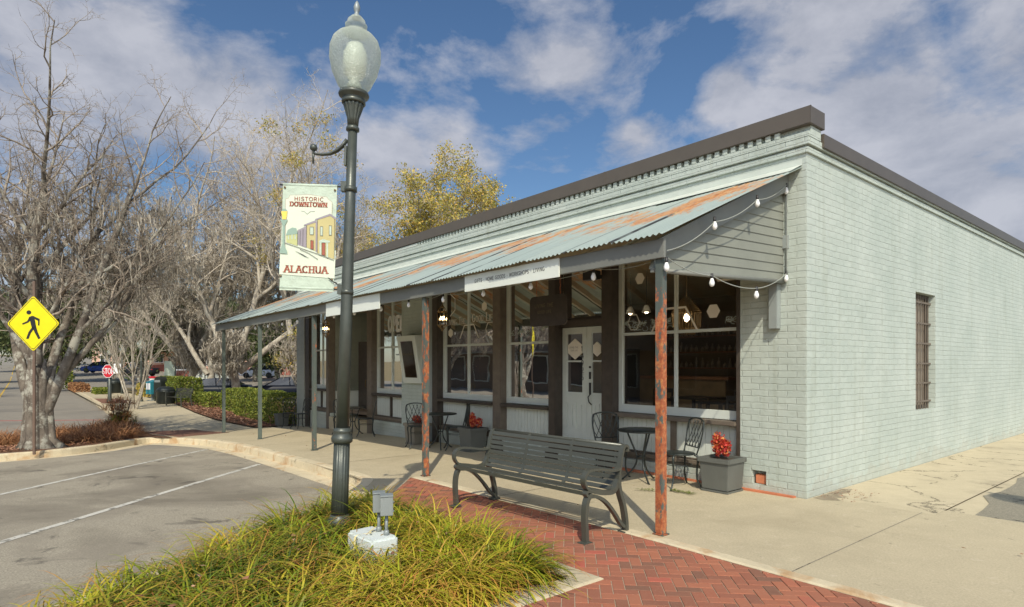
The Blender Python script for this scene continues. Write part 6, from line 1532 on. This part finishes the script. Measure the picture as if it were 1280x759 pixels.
# pendants, hexagon mirrors, fairy lights, curtains
M['room_bulb'] = emis('lit_room_bulb', (1, .78, .5), 25)
def pendant(u, v, z, lb):
    t = uthing('pendant_lamp', lb, 'lamp', u, v, 0, ground=False, group='pendant lamps inside the corner window'); m = MB(); m.tube([(0, 0, z+.1), (0, 0, 3.42)], .006, 5); m.build('cord', M['black'], t); m = MB(); m.lathe([(.03, z+.10), (.05, z+.07), (.09, z-.04), (.085, z-.045), (.045, z+.06), (.0, z+.07)], 16); m.build('lamp_shade', M['bulb'], t); m = MB(); m.lathe([(0, z-.07), (.03, z-.05), (.04, z-.01), (.02, z+.03), (0, z+.04)], 12); m.build('bulb', M['room_bulb'], t)
pendant(4.48, 2.2, 2.66, 'left white pendant lamp inside the corner window'); pendant(4.08, 2.2, 2.66, 'right white pendant lamp inside the corner window')
pendant(5.2, 2.2, 2.9, 'added white pendant lamp brightening the room behind the middle window'); pendant(7.0, 2.4, 2.9, 'added white pendant lamp brightening the room behind the lettered window')  # two more lit pendants, added to brighten the room
ch = uthing('chandelier', 'basket-like bead chandelier inside the corner window', 'chandelier', 2.9, 1.8, 0, ground=False); m = MB(); m.lathe([(0, 2.35), (.04, 2.38), (.05, 2.43), (.02, 2.48), (0, 2.49)], 12); m.build('bulb', M['room_bulb'], ch); m = MB(); m.tube([(0, 0, 2.75), (0, 0, 3.42)], .01, 6); m.build('cord', M['brass'], ch); m = MB()
for k in range(28): a = 2*math.pi*k/28; m.tube([(.05*math.cos(a), .05*math.sin(a), 2.78), (.25*math.cos(a), .25*math.sin(a), 2.52), (.24*math.cos(a), .24*math.sin(a), 2.25), (.12*math.cos(a), .12*math.sin(a), 2.12)], .006, 4)
for z, r in ((2.52, .25), (2.25, .24)): m.tube([(r*math.cos(2*math.pi*k/24), r*math.sin(2*math.pi*k/24), z) for k in range(25)], .008, 5, caps=False)
m.build('lamp_shade', M['brass'], ch)
hm = [(-5.30, 2.03, .13), (-5.83, 2.0, .17), (-5.55, 1.83, .17)]
for i, (x, z, r) in enumerate(hm):
    t = uthing('hexagon_mirror', ['small dark hexagonal frame, upper right of the three in the window', 'dark hexagonal frame, left of the three in the window', 'dark hexagonal frame, lowest of the three in the window'][i], 'frame', -x, .45, 0, ground=False, group='hexagon frames in the middle window'); m = MB(); hexring(m, 0, z, r, .045, 0, 1, 0); hexring(m, 0, z, r, .045, .03, 1, 0); m.build('frame', M['dark_wood'], t)
cu = uthing('curtain', 'olive draped curtain standing inside the lettered window', 'curtain', 7.05, .62, 0, ground=False); vs = []; nx = 60
for i in range(nx+1):
    x = -.42+.84*i/nx; y = .035*math.sin(i*1.1)
    for z, k in ((.30, 1), (1.4, .9), (2.25, .72), (2.55, .35)): vs.append((x*k, y, z))
m = MB(); m.add(vs, [(i*4+j, (i+1)*4+j, (i+1)*4+j+1, i*4+j+1) for i in range(nx) for j in range(3)], True); m.build('cloth', basic('olive_cloth', (.16, .14, .08), .9), cu)
dr_ = uthing('hanging_dress', 'dark blue hanging garment in the middle of the lettered window', 'garment', 7.48, .55, 0, ground=False); m = MB(); m.lathe([(.02, 2.0), (.10, 1.95), (.11, 1.6), (.17, 1.2), (.2, .75)], 20, flute=.12, nf=10); m.build('cloth', basic('navy_cloth', (.02, .04, .12), .8), dr_)
m = MB(); m.tube([(0, 0, 2.0), (0, 0, 3.4)], .004, 4); m.build('hanger_line', M['black'], dr_)
sf = uthing('sunflower', 'yellow artificial sunflower standing in the lettered window', 'flower', 7.16, .28, 0, ground=False); m = MB()
for k in range(14): a = 2*math.pi*k/14; c_, s_ = math.cos(a), math.sin(a); m.add([(.035*c_, 0, 1.13+.035*s_), (.075*c_-.02*s_, -.01, 1.13+.075*s_+.02*c_), (.11*c_, -.015, 1.13+.11*s_), (.075*c_+.02*s_, -.01, 1.13+.075*s_-.02*c_)], [(0, 1, 2, 3)])
m.build('petals', basic('sunflower_yellow', (.80, .50, .03), .6), sf); m = MB(); m.lathe([(0, -.02), (.03, -.02), (.045, 0), (.0, .005)], 12, (0, 0, 0), Matrix.Translation((0, 0, 1.13)) @ Matrix.Rotation(R(90), 4, 'X')); m.build('flower_centre', M['dark_wood'], sf); m = MB(); m.tube([(0, .01, .95), (0, .01, 1.12)], .008, 5); m.build('stem', M['leaf_green'], sf)
fl_ = uthing('fairy_lights', 'few amber fairy lights above the curtain in the lettered window', 'string lights', 7.3, .5, 0, ground=False); rg = random.Random(9)
for k in range(12): m = MB(); m.lathe([(0, -.01), (.009, 0), (0, .01)], 6, (rg.uniform(-.42, .1), rg.uniform(-.1, .1), rg.uniform(1.5, 2.35))); m.build('bulb', M['fairy'], fl_)
pic = uthing('framed_picture', 'brown framed picture on the inner wall behind the lettered window', 'picture', 8.2, .85, 0, ground=False); m = MB(); m.box(-.2, .2, 0, .03, 1.55, 2.0); m.build('frame', M['dark_wood'], pic); m = MB(); m.box(-.16, .16, -.006, -.002, 1.59, 1.96); m.build('print', basic('muddled_red_print', (.22, .10, .06), .6, var=.6, vs=12), pic)
wb = uthing('wire_shelf', 'white wire shelf standing inside the lettered window', 'shelf', 8.1, .7, 0, ground=False); m = MB()
for k in range(12): m.tube([(-.3+k*.055, 0, .5), (-.3+k*.055, 0, 1.42)], .006, 4)
for z in (.6, .9, 1.2, 1.42): m.tube([(-.3, 0, z), (.31, 0, z)], .008, 4)
m.build('wire_frame', M['gal'], wb)
gd = uthing('window_goods', 'jumble of small craft goods on the ledge of the middle window', 'goods', 5.15, .55, 0, ground=False); m = MB(); rg = random.Random(6); m.box(-.6, .6, -.2, .2, .80, .84); m.build('ledge', M['counter'], gd)
for k in range(18): m = MB(); x = rg.uniform(-.55, .55); y = rg.uniform(-.12, .12); s_ = rg.uniform(.04, .09); m.lathe([(0, 0), (s_, 0), (s_*1.1, s_*.8), (s_*.6, s_*1.5), (0, s_*1.6)], 10, (x, y, .84)); m.build('pot', basic('goods_%d' % (k % 4), [(.5, .45, .35), (.35, .2, .08), (.1, .12, .05), (.5, .35, .1)][k % 4], .6), gd)

# ------------------------------------------------------------------ sky, sun, camera
wd = bpy.data.worlds.new('World'); scene.world = wd; wd.use_nodes = True; nt = wd.node_tree; nt.nodes.clear()
def wn(t, **k):
    n = nt.nodes.new('ShaderNode'+t)
    for a, b in k.items(): setattr(n, a, b)
    return n
L_ = nt.links.new
ELEV = R(46); SROT = math.pi+.02
sky = wn('TexSky', sky_type='NISHITA', sun_disc=False, sun_elevation=ELEV, sun_rotation=SROT, air_density=1.0, dust_density=.6, ozone_density=3.0)
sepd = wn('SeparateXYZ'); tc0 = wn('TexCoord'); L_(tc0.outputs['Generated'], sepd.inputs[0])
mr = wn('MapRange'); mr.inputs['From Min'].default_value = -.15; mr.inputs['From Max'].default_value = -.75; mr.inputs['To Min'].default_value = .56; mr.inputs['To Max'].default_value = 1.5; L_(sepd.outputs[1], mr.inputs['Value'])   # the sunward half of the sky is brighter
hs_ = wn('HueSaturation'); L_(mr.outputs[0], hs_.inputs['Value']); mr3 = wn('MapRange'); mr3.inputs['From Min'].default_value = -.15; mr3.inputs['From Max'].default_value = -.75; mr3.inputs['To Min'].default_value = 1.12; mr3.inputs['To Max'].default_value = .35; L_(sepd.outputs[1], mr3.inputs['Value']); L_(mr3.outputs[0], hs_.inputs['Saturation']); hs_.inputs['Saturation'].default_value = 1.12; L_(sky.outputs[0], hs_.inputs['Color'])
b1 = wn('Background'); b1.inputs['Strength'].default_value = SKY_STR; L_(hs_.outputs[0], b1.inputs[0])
tc = wn('TexCoord')
def wmath(op, a, b=0, clamp=False):
    n = wn('Math', operation=op, use_clamp=clamp)
    for i, x in enumerate((a, b)):
        if hasattr(x, 'is_linked'): L_(x, n.inputs[i])
        else: n.inputs[i].default_value = x
    return n.outputs[0]
def wnoise(scale, det, rough, dist=0, vec=None):
    n = wn('TexNoise'); n.inputs['Scale'].default_value = scale; n.inputs['Detail'].default_value = det; n.inputs['Roughness'].default_value = rough; n.inputs['Distortion'].default_value = dist; L_(vec or tc.outputs['Generated'], n.inputs['Vector']); return n.outputs['Fac']
mp = wn('Mapping'); mp.inputs['Scale'].default_value = (1, 1, 1.7); L_(tc.outputs['Generated'], mp.inputs[0])
n1 = wnoise(3.6, 14, .58, .25, mp.outputs[0]); n2 = wnoise(8, 10, .62, .2, mp.outputs[0]); nlow = wnoise(2.0, 3, .5, .2, mp.outputs[0])
# cloud banks stand in fixed directions of the sky
blobs = [(-.84, .46, .30, .16), (-.58, .42, .26, .20), (-.42, .34, .14, .16), (-.75, .60, .25, .14), (-.20, .30, .12, .17), (-.10, .36, .10, .13), (.10, .50, .16, .17), (.05, .42, .12, .10), (.20, .38, .11, .16), (.36, .46, .07, .20), (.52, .56, .22, .20), (.62, .42, .18, .22), (.72, .30, .22, .22), (.82, .50, .16, .18), (-.42, .58, .12, .10), (.88, .28, .2, .15), (.15, .20, .12, .10)]
acc = None
for (a, b, r, amp) in blobs:
    d = Vector((a, 1, b)).normalized(); vm = wn('VectorMath', operation='DISTANCE'); L_(tc.outputs['Generated'], vm.inputs[0]); vm.inputs[1].default_value = d
    v = wmath('MULTIPLY', wmath('SUBTRACT', 1.0, wmath('DIVIDE', vm.outputs['Value'], r*1.35), True), amp*2.0)
    acc = v if acc is None else wmath('MAXIMUM', acc, v)
dens = wmath('ADD', wmath('ADD', n1, wmath('MULTIPLY', wmath('SUBTRACT', n2, .5), .30)), acc)
rp = wn('ValToRGB'); e = rp.color_ramp.elements; e[0].position = .645; e[0].color = (0, 0, 0, 1); e[1].position = .82; e[1].color = (1, 1, 1, 1); m_ = e.new(.72); m_.color = (.5, .5, .5, 1); L_(dens, rp.inputs[0])
rc = wn('ValToRGB'); e = rc.color_ramp.elements; e[0].position = .35; e[0].color = (.21, .235, .30, 1); e[1].position = .64; e[1].color = (.44, .45, .50, 1); L_(wmath('ADD', wmath('MULTIPLY', n2, .55), wmath('MULTIPLY', n1, .5)), rc.inputs[0])
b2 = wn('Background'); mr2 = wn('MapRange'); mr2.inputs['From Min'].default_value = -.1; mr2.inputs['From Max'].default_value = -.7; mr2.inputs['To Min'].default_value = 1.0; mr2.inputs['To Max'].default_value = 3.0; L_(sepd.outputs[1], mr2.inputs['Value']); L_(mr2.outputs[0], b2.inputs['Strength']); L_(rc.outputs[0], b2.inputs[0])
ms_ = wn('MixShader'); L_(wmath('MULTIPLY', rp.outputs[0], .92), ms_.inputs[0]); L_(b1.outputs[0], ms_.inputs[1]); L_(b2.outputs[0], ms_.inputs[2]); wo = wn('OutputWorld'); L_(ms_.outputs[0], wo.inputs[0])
sun = bpy.data.lights.new('sun', 'SUN'); sun.energy = SUN_STR; sun.angle = R(.53); sun.color = (1, .92, .76)
so = bpy.data.objects.new('sun', sun); COL.objects.link(so); so.rotation_euler = (R(90)-ELEV, 0, .02); so.location = (0, -20, 30)
cam = bpy.data.cameras.new('camera'); cam.lens = 757/1280*36; cam.sensor_width = 36; cam.shift_y = .0598; cam.clip_start = .05; cam.clip_end = 3000
co_ = bpy.data.objects.new('camera', cam); COL.objects.link(co_); co_.location = (0, 0, H); co_.rotation_euler = (R(90), 0, 0); scene.camera = co_
scene.render.engine = 'CYCLES'; scene.view_settings.view_transform = 'Standard'; scene.view_settings.look = 'None'; scene.view_settings.exposure = EXPO; scene.view_settings.gamma = 1
scene.cycles.max_bounces = 10; scene.cycles.transparent_max_bounces = 24; scene.cycles.diffuse_bounces = 5

# every loose piece that is a part in its own right becomes its own mesh
SPLIT = {'door_handle', 'chalk_drawing', 'rake_board', 'door_head', 'column_base', 'cap_seam', 'brick_course', 'window_decal', 'printed_houses', 'printed_doors', 'printed_windows', 'printed_roofs', 'grommet', 'banner_rod', 'rafters', 'base_timber', 'panel_post', 'feet', 'rear_wall', 'entry_wall', 'interior_wall', 'pillars', 'wall_speaker'}
def islands(me):
    par = list(range(len(me.vertices)))
    def f(a):
        while par[a] != a: par[a] = par[par[a]]; a = par[a]
        return a
    for e in me.edges: a, b = f(e.vertices[0]), f(e.vertices[1]); par[a] = b
    g = {}
    for p in me.polygons: g.setdefault(f(p.vertices[0]), []).append(p.index)
    return list(g.values())
RENAME = {'rafters': 'rafter', 'feet': 'foot', 'pillars': 'pillar'}
for o in [o for o in bpy.data.objects if o.type == 'MESH' and o.name.split('.')[0] in SPLIT]:
    me = o.data; isl_ = islands(me); base = o.name.split('.')[0]; base = RENAME.get(base, base)
    if len(isl_) < 2: continue
    for grp in isl_:
        vm = {}; fs = []
        for pi in grp: fs.append(tuple(vm.setdefault(v, len(vm)) for v in me.polygons[pi].vertices))
        vs = [None]*len(vm)
        for v, i in vm.items(): vs[i] = tuple(me.vertices[v].co)
        m2 = bpy.data.meshes.new(base); m2.from_pydata(vs, [], fs); m2.polygons.foreach_set('use_smooth', [me.polygons[p].use_smooth for p in grp]); m2.update()
        n_ = link(base, m2, me.materials[0], o.parent); n_.location = o.location; n_.rotation_euler = o.rotation_euler
    bpy.data.objects.remove(o, do_unlink=True)
